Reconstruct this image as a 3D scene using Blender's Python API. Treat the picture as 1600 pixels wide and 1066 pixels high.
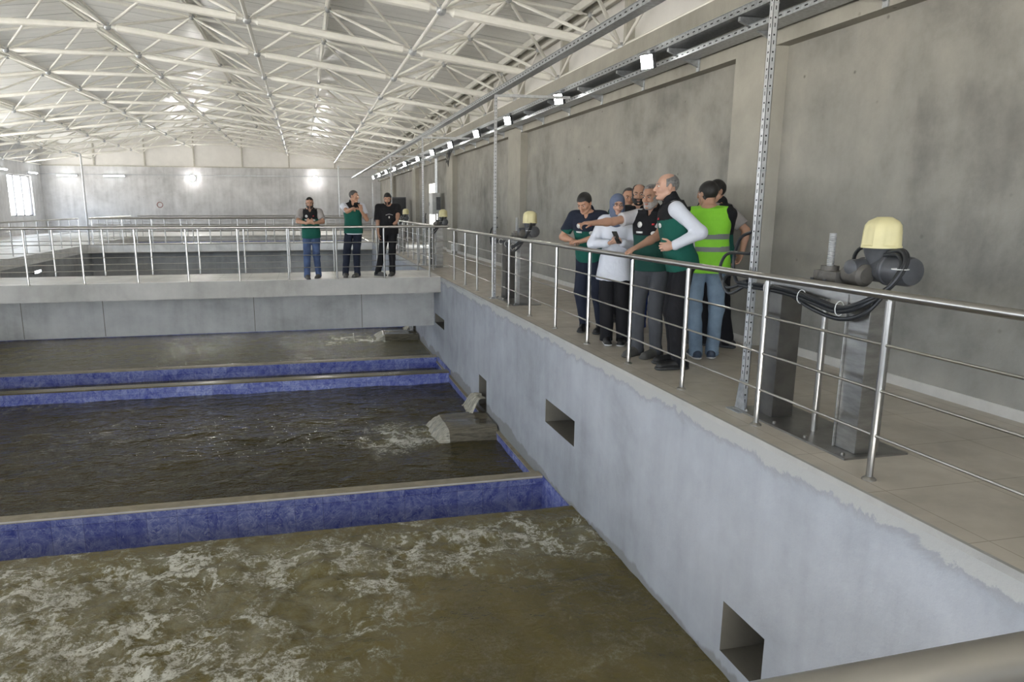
import bpy, bmesh, math, random
import numpy as np
from mathutils import Vector, Matrix

for o in list(bpy.data.objects):
    bpy.data.objects.remove(o, do_unlink=True)
SC = bpy.context.scene
COL = SC.collection
PI = math.pi

# ------------------------------------------------------------------ camera
def make_camera():
    yaw, pitch, roll, f = 0.2243387, 0.1974752, -0.00086937, 1104.92
    cy, sy, cp, sp = math.cos(yaw), math.sin(yaw), math.cos(pitch), math.sin(pitch)
    fw = Vector((sy*cp, cy*cp, -sp)); r = Vector((cy, -sy, 0)); d = fw.cross(r)
    cr, sr = math.cos(roll), math.sin(roll)
    r2 = cr*r + sr*d; d2 = -sr*r + cr*d
    m = Matrix((( r2.x, -d2.x, -fw.x, 0), (r2.y, -d2.y, -fw.y, 0), (r2.z, -d2.z, -fw.z, 1.5), (0, 0, 0, 1)))
    cam = bpy.data.cameras.new('camera'); cam.sensor_width = 36; cam.lens = f/1600*36
    cam.shift_x = (800-730.7)/1600; cam.shift_y = (544.84-533)/1600
    cam.clip_start = 0.05; cam.clip_end = 300
    o = bpy.data.objects.new('camera', cam); COL.objects.link(o); o.matrix_world = m
    SC.camera = o
make_camera()

# ------------------------------------------------------------------ world, daylight, exposure
SC.view_settings.view_transform = 'Standard'
SC.view_settings.look = 'None'
SC.view_settings.gamma = 1
SC.view_settings.use_curve_mapping = False
SC.view_settings.exposure = 0.18
w = bpy.data.worlds.new('world'); SC.world = w; w.use_nodes = True
bg = w.node_tree.nodes['Background']; bg.inputs[1].default_value = 15.0
# pale sky above the horizon, added ground glow below it lighting the ceiling
_tc = w.node_tree.nodes.new('ShaderNodeTexCoord'); _sp = w.node_tree.nodes.new('ShaderNodeSeparateXYZ'); _rp = w.node_tree.nodes.new('ShaderNodeValToRGB')
w.node_tree.links.new(_tc.outputs['Generated'], _sp.inputs[0]); w.node_tree.links.new(_sp.outputs[2], _rp.inputs[0]); w.node_tree.links.new(_rp.outputs[0], bg.inputs[0])
_e = _rp.color_ramp.elements; _e[0].position = 0.0; _e[0].color = (1.0, .965, .90, 1); _e[1].position = .03; _e[1].color = (.53, .60, .70, 1)

def portal(name, loc, direction, sx, sy):
    l = bpy.data.lights.new(name, 'AREA'); l.shape = 'RECTANGLE'; l.size = sx; l.size_y = sy
    l.cycles.is_portal = True
    o = bpy.data.objects.new(name, l); COL.objects.link(o); o.location = loc
    o.rotation_euler = Vector(direction).to_track_quat('-Z', 'Y').to_euler()

XL, XR, XB = -14.9, 4.92, 2.87      # left wall, right wall panel, basin face under the walkway
YF, YN = 47.0, -9.0                 # end wall in view, end wall behind the camera
RIDGE = -5.06
def roof_z(x): return 6.18 - 0.132*abs(x-RIDGE)
NEARWIN = (-13.5, 3.8, 0.9, 3.3)     # unseen window band added behind the camera to light front faces: x0, x1, z0, z1
WINS = [(y, y+3.4) for y in (-7.5, -3.3, 0.9, 5.1, 9.3, 13.5, 17.7, 21.9, 26.1, 30.3)]+[(42.0, 45.45)]
WZ0, WZ1 = 1.0, 3.2
for (y0, y1) in WINS:
    portal('window_daylight', (XL+0.02, (y0+y1)/2, (WZ0+WZ1)/2), (1, 0, 0), WZ1-WZ0, y1-y0)
portal('window_daylight', ((NEARWIN[0]+NEARWIN[1])/2, YN+.02, (NEARWIN[2]+NEARWIN[3])/2), (0, 1, 0), NEARWIN[1]-NEARWIN[0], NEARWIN[3]-NEARWIN[2])
portal('door_daylight', (4.9, 27.6, 1.2), (-1, 0, 0), 2.4, 1.8)

# ------------------------------------------------------------------ tagging
def tag(o, label=None, cat=None, group=None, kind=None):
    if label: o['label'] = label
    if cat: o['category'] = cat
    if group: o['group'] = group
    if kind: o['kind'] = kind
    return o
def empty(name, loc=(0, 0, 0), rz=0):
    o = bpy.data.objects.new(name, None); COL.objects.link(o); o.location = loc; o.rotation_euler = (0, 0, rz)
    o.empty_display_size = .1
    return o
def copy_tree(o, parent=None):
    c = o.copy(); COL.objects.link(c)
    if parent: c.parent = parent
    for ch in list(o.children): copy_tree(ch, c)
    return c

# ------------------------------------------------------------------ materials
class NT:
    def __init__(s, name):
        s.m = bpy.data.materials.new(name); s.m.use_nodes = True
        s.n = s.m.node_tree.nodes; s.l = s.m.node_tree.links
        s.b = s.n['Principled BSDF']; s.out = s.n['Material Output']
        s.tc = s.n.new('ShaderNodeTexCoord')
    def link(s, a, b): s.l.new(a, b)
    def mapping(s, scale=(1, 1, 1), src=None, loc=(0, 0, 0)):
        mp = s.n.new('ShaderNodeMapping'); mp.inputs['Scale'].default_value = scale; mp.inputs['Location'].default_value = loc
        s.link(src or s.tc.outputs['Object'], mp.inputs[0]); return mp.outputs[0]
    def noise(s, vec, scale, detail=4, rough=.5, dist=0):
        t = s.n.new('ShaderNodeTexNoise'); t.inputs['Scale'].default_value = scale; t.inputs['Detail'].default_value = detail
        t.inputs['Roughness'].default_value = rough; t.inputs['Distortion'].default_value = dist
        s.link(vec, t.inputs['Vector']); return t.outputs[0]
    def ramp(s, fac, stops):
        r = s.n.new('ShaderNodeValToRGB'); e = r.color_ramp.elements
        while len(e) < len(stops): e.new(.5)
        for i, (p, c) in enumerate(stops):
            e[i].position = p; e[i].color = (c, c, c, 1) if not hasattr(c, '__len__') else (*c, 1)
        s.link(fac, r.inputs[0]); return r.outputs[0]
    def mix(s, fac, a, b, mode='MIX'):
        m = s.n.new('ShaderNodeMix'); m.data_type = 'RGBA'; m.blend_type = mode
        for v, i in ((fac, 0), (a, 6), (b, 7)):
            if hasattr(v, 'is_output'): s.link(v, m.inputs[i])
            elif i == 0: m.inputs[0].default_value = v
            else: m.inputs[i].default_value = (*v, 1) if hasattr(v, '__len__') else (v, v, v, 1)
        return m.outputs[2]
    def math(s, op, a, b=0, clamp=False):
        m = s.n.new('ShaderNodeMath'); m.operation = op; m.use_clamp = clamp
        for v, i in ((a, 0), (b, 1)):
            if hasattr(v, 'is_output'): s.link(v, m.inputs[i])
            else: m.inputs[i].default_value = v
        return m.outputs[0]
    def sep(s, vec=None):
        x = s.n.new('ShaderNodeSeparateXYZ'); s.link(vec or s.tc.outputs['Object'], x.inputs[0]); return x.outputs
    def comb(s, x, y, z=0):
        c = s.n.new('ShaderNodeCombineXYZ')
        for v, i in ((x, 0), (y, 1), (z, 2)):
            if hasattr(v, 'is_output'): s.link(v, c.inputs[i])
            else: c.inputs[i].default_value = v
        return c.outputs[0]
    def bump(s, h, strength=.3, dist=.01):
        b = s.n.new('ShaderNodeBump'); b.inputs['Strength'].default_value = strength; b.inputs['Distance'].default_value = dist
        s.link(h, b.inputs['Height']); s.link(b.outputs[0], s.b.inputs['Normal'])
    def col(s, c):
        if hasattr(c, 'is_output'): s.link(c, s.b.inputs['Base Color'])
        else: s.b.inputs['Base Color'].default_value = (*c, 1)
    def rough(s, r, metal=0, spec=None):
        if hasattr(r, 'is_output'): s.link(r, s.b.inputs['Roughness'])
        else: s.b.inputs['Roughness'].default_value = r
        s.b.inputs['Metallic'].default_value = metal
        if spec is not None: s.b.inputs['Specular IOR Level'].default_value = spec
M = {}
def simple(key, c, rough=.6, metal=0, var=.12, scale=8, bump=0, bscale=60, spec=None, aniso=None):
    t = NT(key); v = t.mapping(aniso or (1, 1, 1))
    n = t.noise(v, scale, 5, .6)
    lo = tuple(max(0, x*(1-var)) for x in c); hi = tuple(min(1, x*(1+var)) for x in c)
    t.col(t.ramp(n, [(.3, lo), (.7, hi)])); t.rough(rough, metal, spec)
    if bump: t.bump(t.noise(t.mapping(), bscale, 4, .6), bump, .004)
    M[key] = t.m; return t.m

def concrete(key, base, warm=(1, 1, 1), streak=.5, pits=True, blot=.25, rough=.85):
    t = NT(key); v = t.mapping()
    big = t.noise(v, .55, 6, .6, .6); mid = t.noise(v, 3.0, 6, .65)
    st = t.noise(t.mapping((2.2, 2.2, .16)), 2.0, 5, .6)
    fac = t.math('ADD', t.math('MULTIPLY', big, .55), t.math('MULTIPLY', mid, .25))
    fac = t.math('ADD', fac, t.math('MULTIPLY', st, .4*streak))
    off = .2*(streak-.5)
    c0 = tuple(x*(1-blot) for x in base); c1 = tuple(min(1, x*(1+blot*.75)*w_) for x, w_ in zip(base, warm))
    c = t.ramp(fac, [(.36+off, c0), (.50+off, base), (.64+off, c1)])
    if pits:
        vo = t.n.new('ShaderNodeTexVoronoi'); vo.inputs['Scale'].default_value = 4.5; t.link(v, vo.inputs['Vector'])
        p = t.ramp(vo.outputs['Distance'], [(0.035, .42), (.10, 1)])
        sel = t.ramp(t.noise(v, 1.7, 2), [(.52, 1.0), (.6, 0.0)])
        c = t.mix(1, c, t.mix(sel, p, 1.0), 'MULTIPLY')
    t.col(c); t.rough(rough, 0, .25)
    t.bump(t.noise(v, 14, 8, .7), .35, .012)
    M[key] = t.m; return t

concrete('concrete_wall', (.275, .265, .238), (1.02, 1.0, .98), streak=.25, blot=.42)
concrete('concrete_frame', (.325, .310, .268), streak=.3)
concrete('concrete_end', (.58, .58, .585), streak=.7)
concrete('concrete_beam', (.34, .345, .34), blot=.3)
concrete('concrete_hole_shade', (.12, .112, .095), streak=.4, pits=False)  # darkened colour stands in for the shade inside the basin wall openings
concrete('concrete_light', (.37, .365, .345), streak=.4, pits=False)
def basin_wall():
    t = concrete('concrete_basin', (.315, .33, .36), streak=.45, pits=False, blot=.26)
    v = t.mapping(); x, y, z = t.sep()
    src = t.b.inputs['Base Color'].links[0].from_socket
    # bare grey band under the walkway edge with a ragged lower border, and a damp foot
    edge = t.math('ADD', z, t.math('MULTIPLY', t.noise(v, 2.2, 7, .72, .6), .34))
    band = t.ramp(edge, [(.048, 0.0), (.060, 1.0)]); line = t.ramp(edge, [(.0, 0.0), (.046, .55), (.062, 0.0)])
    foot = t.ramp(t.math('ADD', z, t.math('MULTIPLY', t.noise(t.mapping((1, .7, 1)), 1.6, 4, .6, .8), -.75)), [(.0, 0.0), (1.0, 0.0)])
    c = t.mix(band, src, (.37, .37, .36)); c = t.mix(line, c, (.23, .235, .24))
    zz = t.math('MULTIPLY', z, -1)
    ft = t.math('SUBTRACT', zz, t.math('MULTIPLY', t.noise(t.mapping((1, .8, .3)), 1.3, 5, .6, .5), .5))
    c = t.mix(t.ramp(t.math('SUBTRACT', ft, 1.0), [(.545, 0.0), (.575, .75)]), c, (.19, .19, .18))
    t.col(c)
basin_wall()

def floor_tiles(key, base, size=.6):
    t = NT(key); v = t.mapping()
    x, y, z = t.sep()
    br = t.n.new('ShaderNodeTexBrick'); br.offset = 0; br.inputs['Scale'].default_value = 1
    br.inputs['Brick Width'].default_value = size; br.inputs['Row Height'].default_value = size
    br.inputs['Mortar Size'].default_value = .0035; br.inputs['Mortar Smooth'].default_value = .2
    br.inputs['Color1'].default_value = (1, 1, 1, 1); br.inputs['Color2'].default_value = (.94, .94, .94, 1); br.inputs['Mortar'].default_value = (.62, .6, .56, 1)
    t.link(t.comb(x, y), br.inputs['Vector'])
    n = t.ramp(t.noise(v, 1.6, 7, .65, .5), [(.35, tuple(c*.84 for c in base)), (.65, tuple(c*1.12 for c in base))])
    t.col(t.mix(1, n, br.outputs[0], 'MULTIPLY'))
    t.rough(t.ramp(t.noise(v, 6, 4), [(.3, .32), (.7, .55)]), 0, .4)
    M[key] = t.m
floor_tiles('floor_tile', (.47, .43, .365))
floor_tiles('floor_pale_lit', (.72, .71, .68))  # pale tile, whitened further in colour to stand in for strong daylight
simple('skirting', (.52, .50, .46), .5, var=.08)

def blue_tiles():
    t = NT('blue_tile'); v = t.mapping(); x, y, z = t.sep()
    u = t.math('ADD', x, y)
    br = t.n.new('ShaderNodeTexBrick'); br.offset = 0; br.inputs['Scale'].default_value = 1
    br.inputs['Brick Width'].default_value = .33; br.inputs['Row Height'].default_value = .5
    br.inputs['Mortar Size'].default_value = .003; br.inputs['Mortar Smooth'].default_value = .3
    br.inputs['Color1'].default_value = (1, 1, 1, 1); br.inputs['Color2'].default_value = (.62, .64, .80, 1); br.inputs['Mortar'].default_value = (.45, .45, .5, 1)
    t.link(t.comb(u, z), br.inputs['Vector'])
    vo = t.n.new('ShaderNodeTexVoronoi'); vo.feature = 'DISTANCE_TO_EDGE'; vo.inputs['Scale'].default_value = 9
    dv = t.n.new('ShaderNodeMix'); dv.data_type = 'RGBA'; dv.inputs[0].default_value = .12
    nz = t.n.new('ShaderNodeTexNoise'); nz.inputs['Scale'].default_value = 5; t.link(v, nz.inputs['Vector'])
    t.link(v, dv.inputs[6]); t.link(nz.outputs['Color'], dv.inputs[7]); t.link(dv.outputs[2], vo.inputs['Vector'])
    vein = t.math('MULTIPLY', t.ramp(vo.outputs['Distance'], [(.0, 1.0), (.07, 0.0)]), t.ramp(t.noise(v, 7, 4, .7), [(.42, 0.0), (.62, 1.0)]))
    base = t.ramp(t.noise(v, 3.6, 7, .75, 2.2), [(.34, (.07, .09, .33)), (.48, (.16, .19, .44)), (.66, (.30, .33, .56))])
    crack = t.ramp(t.math('ABSOLUTE', t.math('SUBTRACT', t.noise(v, 6.5, 3, .6, 1.0), .5)), [(0, .7), (.016, 0.0)])
    c = t.mix(t.math('MAXIMUM', crack, t.math('MULTIPLY', vein, .3)), base, (.46, .50, .68))
    t.col(t.mix(1, c, br.outputs[0], 'MULTIPLY')); t.rough(.22, 0, .5)
    M['blue_tile'] = t.m
blue_tiles()
simple('wet_curb', (.11, .092, .05), .25, var=.3, scale=6)
simple('curb_top', (.24, .21, .15), .45, var=.25, scale=7)
simple('steel_frame_paint', (.83, .81, .745), .38, 0, var=.06, scale=4)
simple('galvanized', (.42, .44, .46), .38, .8, var=.25, scale=25, bump=.1)
simple('zinc_white', (.50, .51, .52), .4, .5, var=.15, scale=25)
simple('hole_dark', (.02, .02, .02), .8)
simple('stainless', (.45, .44, .42), .31, 1.0, var=.06, scale=10)
simple('stainless_sheet', (.33, .325, .31), .40, 1.0, var=.25, scale=5, aniso=(1, 1, 4))
simple('stainless_dark', (.15, .145, .135), .4, .9, var=.25, scale=5)
simple('actuator_yellow', (.66, .60, .33), .45, var=.05)
simple('cast_grey', (.085, .088, .095), .42, .2, var=.2, bump=.2)
simple('cast_brown', (.13, .12, .105), .6, .3, var=.3, bump=.3)
simple('cable_black', (.018, .020, .023), .42, 0, var=.2)
simple('tie_white', (.75, .75, .73), .5)
simple('cabinet_grey', (.45, .46, .45), .45)
simple('cladding', (.73, .71, .675), .45, 0, var=.05, scale=2)
simple('cladding_post', (.46, .44, .38), .5, 0)
simple('window_frame', (.10, .10, .105), .5)

def roof_mat():
    t = NT('roof_sheet'); v = t.mapping(); x, y, z = t.sep()
    s_ = t.math('SINE', t.math('MULTIPLY', y, 2*PI/.33)); 
    rib = t.ramp(s_, [(.80, 0), (.97, 1)])
    seam = t.ramp(t.math('SINE', t.math('MULTIPLY', y, 2*PI/1.0)), [(.985, 1.0), (.999, .55)])
    n = t.ramp(t.noise(t.mapping((.4, 2, 1)), 1.2, 5, .6), [(.3, (.79, .78, .75)), (.7, (.90, .89, .86))])
    t.col(t.mix(1, n, seam, 'MULTIPLY')); t.rough(.34, 0, .5); t.bump(rib, .6, .03)
    M['roof_sheet'] = t.m
roof_mat()

def glass():
    t = NT('window_glass'); n = t.n
    tr = n.new('ShaderNodeBsdfTransparent'); gl = n.new('ShaderNodeBsdfGlossy'); gl.inputs['Roughness'].default_value = .05
    mx = n.new('ShaderNodeMixShader'); mx.inputs[0].default_value = .05
    t.link(tr.outputs[0], mx.inputs[1]); t.link(gl.outputs[0], mx.inputs[2]); t.link(mx.outputs[0], t.out.inputs[0])
    M['window_glass'] = t.m
glass()
def emis(key, c, s):
    t = NT(key); t.b.inputs['Emission Color'].default_value = (*c, 1); t.b.inputs['Emission Strength'].default_value = s; t.col((.9, .9, .9)); M[key] = t.m
emis('led', (1, .98, .93), 90); emis('led_far', (1, .98, .95), 600); emis('tube_lamp', (.95, .98, 1), 16)

def water(key, foam=0, col_lo=(.055, .046, .022), col_hi=(.10, .084, .042), bscale=3.0, bstr=.35, aniso=(1, 1.6, 1)):
    t = NT(key); v = t.mapping()
    c = t.ramp(t.noise(v, .7, 5, .6, .5), [(.3, col_lo), (.7, col_hi)])
    r = .07
    h1 = t.noise(t.mapping(aniso), bscale, 3, .55, .6); h2 = t.noise(t.mapping(aniso), bscale*4.5, 3, .6, .4)
    h = t.math('ADD', t.math('MULTIPLY', h1, 1.0), t.math('MULTIPLY', h2, .3))
    if foam:
        at = t.n.new('ShaderNodeAttribute'); at.attribute_name = 'foam'; at.attribute_type = 'GEOMETRY'
        amt = at.outputs['Fac']
        nz = t.n.new('ShaderNodeTexNoise'); nz.inputs['Scale'].default_value = 2.0; nz.inputs['Detail'].default_value = 4; t.link(v, nz.inputs['Vector'])
        warp = t.n.new('ShaderNodeVectorMath'); warp.operation = 'MULTIPLY_ADD'; warp.inputs[1].default_value = (.55, .55, .55)
        t.link(nz.outputs['Color'], warp.inputs[0]); t.link(v, warp.inputs[2])
        def ridge(sc, w0, det=4):
            n_ = t.noise(warp.outputs[0], sc, det, .62)
            return t.ramp(t.math('ABSOLUTE', t.math('SUBTRACT', n_, .5)), [(0, 1.0), (w0, 0.0)])
        def web(sc, w1):
            vo = t.n.new('ShaderNodeTexVoronoi'); vo.feature = 'DISTANCE_TO_EDGE'; vo.inputs['Scale'].default_value = sc; t.link(warp.outputs[0], vo.inputs['Vector'])
            return t.ramp(vo.outputs['Distance'], [(0, 1.0), (w1, 0.0)])
        r1, r2, r3 = ridge(1.0, .040, 8), ridge(2.4, .030, 8), web(11.0, .12)
        patch = t.ramp(t.noise(v, 1.1, 5, .65, .4), [(.38, .2), (.60, 1.0)])
        fine = t.math('MULTIPLY', t.ramp(t.noise(v, 17, 5, .8), [(.42, .15), (.56, 1.0)]), t.ramp(t.noise(v, 60, 4, .8), [(.38, .35), (.60, 1.35)]))
        f = t.math('ADD', t.math('MULTIPLY', r1, 1.5), t.math('MULTIPLY', r2, .8))
        f = t.math('ADD', f, t.math('MULTIPLY', r3, .25))
        f = t.math('MULTIPLY', t.math('MULTIPLY', f, patch), fine)
        f = t.math('MULTIPLY', f, t.math('MULTIPLY', amt, 1.3), clamp=True)
        veil = t.math('MULTIPLY', t.ramp(t.noise(v, 1.9, 7, .75, .6), [(.44, .0), (.74, .32)]), amt)
        f2 = t.math('MAXIMUM', f, veil)
        c = t.mix(t.math('MULTIPLY', amt, .55, clamp=True), c, (.118, .102, .034))
        c = t.mix(f2, c, (.60, .595, .53))
        t.link(t.math('ADD', t.math('MULTIPLY', f2, .55), .06 if key == 'water_calm' else r), t.b.inputs['Roughness'])
        h = t.math('ADD', h, t.math('MULTIPLY', f, .5))
        t.b.inputs['Specular IOR Level'].default_value = .5
    else:
        t.rough(r, 0, .5)
    t.col(c); t.b.inputs['IOR'].default_value = 1.33
    t.bump(h, bstr, .12)
    M[key] = t.m
water('water_foam', 1, (.082, .066, .020), (.145, .116, .040), 4.0, .35, (1, 1.3, 1))
water('water_mid', 1, (.028, .023, .008), (.056, .045, .017), 2.3, .6)
water('water_calm', 1, (.070, .064, .026), (.105, .092, .040), 7.0, .26)

simple('falling_water', (.30, .285, .235), .10, var=.6, scale=14, aniso=(1, 6, 1), bump=.5, bscale=30)

# ------------------------------------------------------------------ mesh builder
class MB:
    def __init__(s): s.v = []; s.f = []; s.mi = []; s.cur = 0
    def add(s, vs, fs):
        b = len(s.v); s.v += [tuple(v) for v in vs]; s.f += [tuple(i+b for i in f) for f in fs]; s.mi += [s.cur]*len(fs); return s
    def box(s, x0, x1, y0, y1, z0, z1):
        return s.add([(x0,y0,z0),(x1,y0,z0),(x1,y1,z0),(x0,y1,z0),(x0,y0,z1),(x1,y0,z1),(x1,y1,z1),(x0,y1,z1)],
                     [(0,3,2,1),(4,5,6,7),(0,1,5,4),(1,2,6,5),(2,3,7,6),(3,0,4,7)])
    def quad(s, a, b, c, d): return s.add([a, b, c, d], [(0, 1, 2, 3)])
    def tube(s, pts, r, n=10, caps=True):
        pts = [Vector(p) for p in pts]; rs = r if hasattr(r, '__len__') else [r]*len(pts)
        rings = []; prev = None
        for i, p in enumerate(pts):
            if i == 0: d = pts[1]-p
            elif i == len(pts)-1: d = p-pts[i-1]
            else: d = (pts[i+1]-p).normalized()+(p-pts[i-1]).normalized()
            d.normalize()
            if prev is None: a = d.orthogonal().normalized()
            else: a = (prev-d*prev.dot(d)).normalized()
            prev = a; b = d.cross(a)
            rings.append([p+(a*math.cos(2*PI*k/n)+b*math.sin(2*PI*k/n))*rs[i] for k in range(n)])
        vs = [q for ring in rings for q in ring]; fs = []
        for i in range(len(pts)-1):
            for k in range(n):
                fs.append((i*n+k, i*n+(k+1) % n, (i+1)*n+(k+1) % n, (i+1)*n+k))
        if caps:
            fs.append(tuple(range(n-1, -1, -1))); fs.append(tuple((len(pts)-1)*n+k for k in range(n)))
        return s.add(vs, fs)
    def lathe(s, prof, c=(0, 0, 0), n=24, axis='z'):
        vs = []; fs = []
        for (r, h) in prof:
            for k in range(n):
                a = 2*PI*k/n; u, v_ = r*math.cos(a), r*math.sin(a)
                p = {'z': (u, v_, h), 'y': (u, h, -v_), 'x': (h, u, v_)}[axis]
                vs.append((c[0]+p[0], c[1]+p[1], c[2]+p[2]))
        for i in range(len(prof)-1):
            for k in range(n): fs.append((i*n+k, i*n+(k+1) % n, (i+1)*n+(k+1) % n, (i+1)*n+k))
        fs.append(tuple(range(n-1, -1, -1))); fs.append(tuple((len(prof)-1)*n+k for k in range(n)))
        return s.add(vs, fs)
    def build(s, name, mats, parent=None, smooth=True, loc=None, bevel=0):
        me = bpy.data.meshes.new(name); me.from_pydata(s.v, [], s.f); me.update()
        for m in (mats if isinstance(mats, (list, tuple)) else [mats]): me.materials.append(M[m])
        if len(set(s.mi)) > 1: me.polygons.foreach_set('material_index', s.mi)
        if smooth:
            me.shade_smooth()
            try: me.set_sharp_from_angle(angle=math.radians(35))
            except Exception: pass
        o = bpy.data.objects.new(name, me); COL.objects.link(o)
        if parent: o.parent = parent
        if loc: o.location = loc
        if bevel:
            md = o.modifiers.new('bevel', 'BEVEL'); md.width = bevel; md.segments = 2; md.limit_method = 'ANGLE'
        return o
def arc_pts(pts, rad=.06, n=5):
    """polyline with rounded corners"""
    P = [Vector(p) for p in pts]; out = [P[0]]
    for i in range(1, len(P)-1):
        a = (P[i-1]-P[i]).normalized(); b = (P[i+1]-P[i]).normalized()
        p0 = P[i]+a*rad; p1 = P[i]+b*rad
        for k in range(n+1):
            t_ = k/n; out.append(p0*(1-t_)**2+P[i]*2*t_*(1-t_)+p1*t_*t_)
    out.append(P[-1]); return out
def catmull(pts, n=6):
    P = [Vector(p) for p in pts]; P = [2*P[0]-P[1]]+P+[2*P[-1]-P[-2]]; out = []
    for i in range(1, len(P)-2):
        for k in range(n):
            t_ = k/n; a, b, c, d = P[i-1:i+3]
            out.append(.5*((2*b)+(-a+c)*t_+(2*a-5*b+4*c-d)*t_*t_+(-a+3*b-3*c+d)*t_**3))
    out.append(P[-2]); return out
def S(name, mb, mat, **k):
    o = mb.build(name, mat, smooth=False, **k); return tag(o, kind='structure')

# ================================================================== SETTING
# walkway, bridges, decks
S('floor', MB().box(XB+.006, XR, -9, YF, -.034, 0), 'floor_tile')
e = MB(); e.box(XB-.012, XB+.012, -9, 15.24, -.035, .004); e.box(XB-.012, XB+.012, 17.0, 31.3, -.035, .004)
S('trim_walkway', e, 'concrete_light')
BL = -8.5                                   # left edge of the basins
S('floor_bridge', MB().box(BL, XB, 15.24, 17.0, -.34, 0), 'concrete_light')
S('floor_bridge_tiles', MB().box(BL, XB, 15.26, 16.98, 0, .006), 'floor_pale_lit')
S('floor_bridge_far', MB().box(BL, XB, 31.3, 32.6, -.34, 0), 'floor_pale_lit')
S('floor_left_deck', MB().box(XL, BL, YN, YF, -.3, 0), 'floor_pale_lit')
S('floor_end_deck', MB().box(BL, XB, 40.0, YF, -.3, 0), 'floor_pale_lit')
S('floor_near_bridge', MB().box(BL, XB, YN, .15, -.34, 0), 'concrete_light')
S('floor_basin', MB().box(BL-.3, XB+1, YN, 41, -4.2, -4.0), 'concrete_beam')

# basin wall below the walkway, with its square openings (y0, y1, z0, z1)
HOLES = [(3.69, 4.17, -1.72, -1.32), (7.17, 8.16, -1.16, -.86), (11.16, 11.68, -1.90, -1.36), (14.86, 15.96, -1.12, -.9), (19.0, 19.45, -1.90, -1.4)]
def wall_with_holes(x, y0, y1, z0, z1, holes, mb, depth=1.1, inner=None):
    ys = sorted({y0, y1, *[h[0] for h in holes], *[h[1] for h in holes]})
    for a, b in zip(ys, ys[1:]):
        hs = sorted([h for h in holes if h[0] <= a and h[1] >= b], key=lambda h: h[2])
        z = z0
        for h in hs:
            if h[2] > z: mb.quad((x, a, z), (x, a, h[2]), (x, b, h[2]), (x, b, z))
            z = h[3]
        if z < z1: mb.quad((x, a, z), (x, a, z1), (x, b, z1), (x, b, z))
    for (a, b, c, d) in holes:
        X2 = x+depth
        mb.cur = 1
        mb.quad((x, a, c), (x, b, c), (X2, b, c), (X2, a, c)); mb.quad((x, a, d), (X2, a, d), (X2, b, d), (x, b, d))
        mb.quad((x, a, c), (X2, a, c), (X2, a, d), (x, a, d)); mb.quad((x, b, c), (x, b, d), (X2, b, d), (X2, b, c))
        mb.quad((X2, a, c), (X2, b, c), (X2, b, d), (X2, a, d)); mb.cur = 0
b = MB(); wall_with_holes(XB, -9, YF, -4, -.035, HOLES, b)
S('wall_basin_right', b, ['concrete_basin', 'concrete_hole_shade'])
S('wall_basin_left', MB().box(BL-.25, BL, YN, 40.2, -4, -.3), 'concrete_beam')
b = MB(); b.box(BL, XB, 16.1, 16.42, -1.21, -.34)
b.cur = 1
for x in (-5.75, -4.2, -1.15, 1.2): b.box(x-.007, x+.007, 16.097, 16.1, -1.2, -.36)
S('wall_bridge_beam', b, ['concrete_beam', 'cast_brown'])
S('wall_partition_under_bridge', MB().box(BL, XB, 20.45, 20.7, -4, -1.85), 'blue_tile')
S('wall_under_far_bridge', MB().box(BL, XB, 31.7, 32.0, -4, -.34), 'concrete_beam')
S('wall_basin_end', MB().box(BL, XB, 40.0, 40.2, -4, -.3), 'blue_tile')

# tiled strip with ledge along the foot of the basin wall
b = MB()
for (y0, y1) in ((8.33, 15.6), (15.78, 20.45)):
    b.cur = 0; b.box(XB-.055, XB, y0, y1, -4, -1.985)
    b.cur = 1; b.box(XB-.058, XB, y0, y1, -1.985, -1.965)
b.cur = 0; b.box(XB-.02, XB, 7.0, 8.2, -4, -1.90); b.box(XB-.02, XB, 14.2, 15.6, -4, -1.86)
S('trim_basin_tiles', b, ['blue_tile', 'curb_top'])

# partition walls and overflow curbs
b = MB(); b.box(BL, XB-.02, 8.17, 8.32, -4, -1.915)
S('wall_partition_near', b, 'blue_tile')
b = MB(); b.box(BL, XB-.02, 8.162, 8.33, -1.915, -1.885); S('trim_partition_near', b, 'curb_top')
S('trim_partition_grout', MB().box(BL, XB-.02, 8.156, 8.162, -1.905, -1.886), 'skirting')
b = MB(); b.box(BL, XB-.03, 15.62, 15.77, -4, -1.875); S('wall_partition_far', b, 'blue_tile')
b = MB(); b.box(BL, XB-.03, 15.612, 15.778, -1.875, -1.845); S('trim_partition_far', b, 'curb_top')
S('wall_curb_near', MB().box(BL, XB, 6.98, 7.17, -4, -1.915), 'blue_tile')
S('wall_curb_far', MB().box(BL, XB-.06, 14.08, 14.30, -4, -1.885), 'blue_tile')
b = MB(); b.box(BL, XB-.055, 14.07, 14.31, -1.885, -1.86); S('trim_curb_far', b, 'wet_curb')

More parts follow.
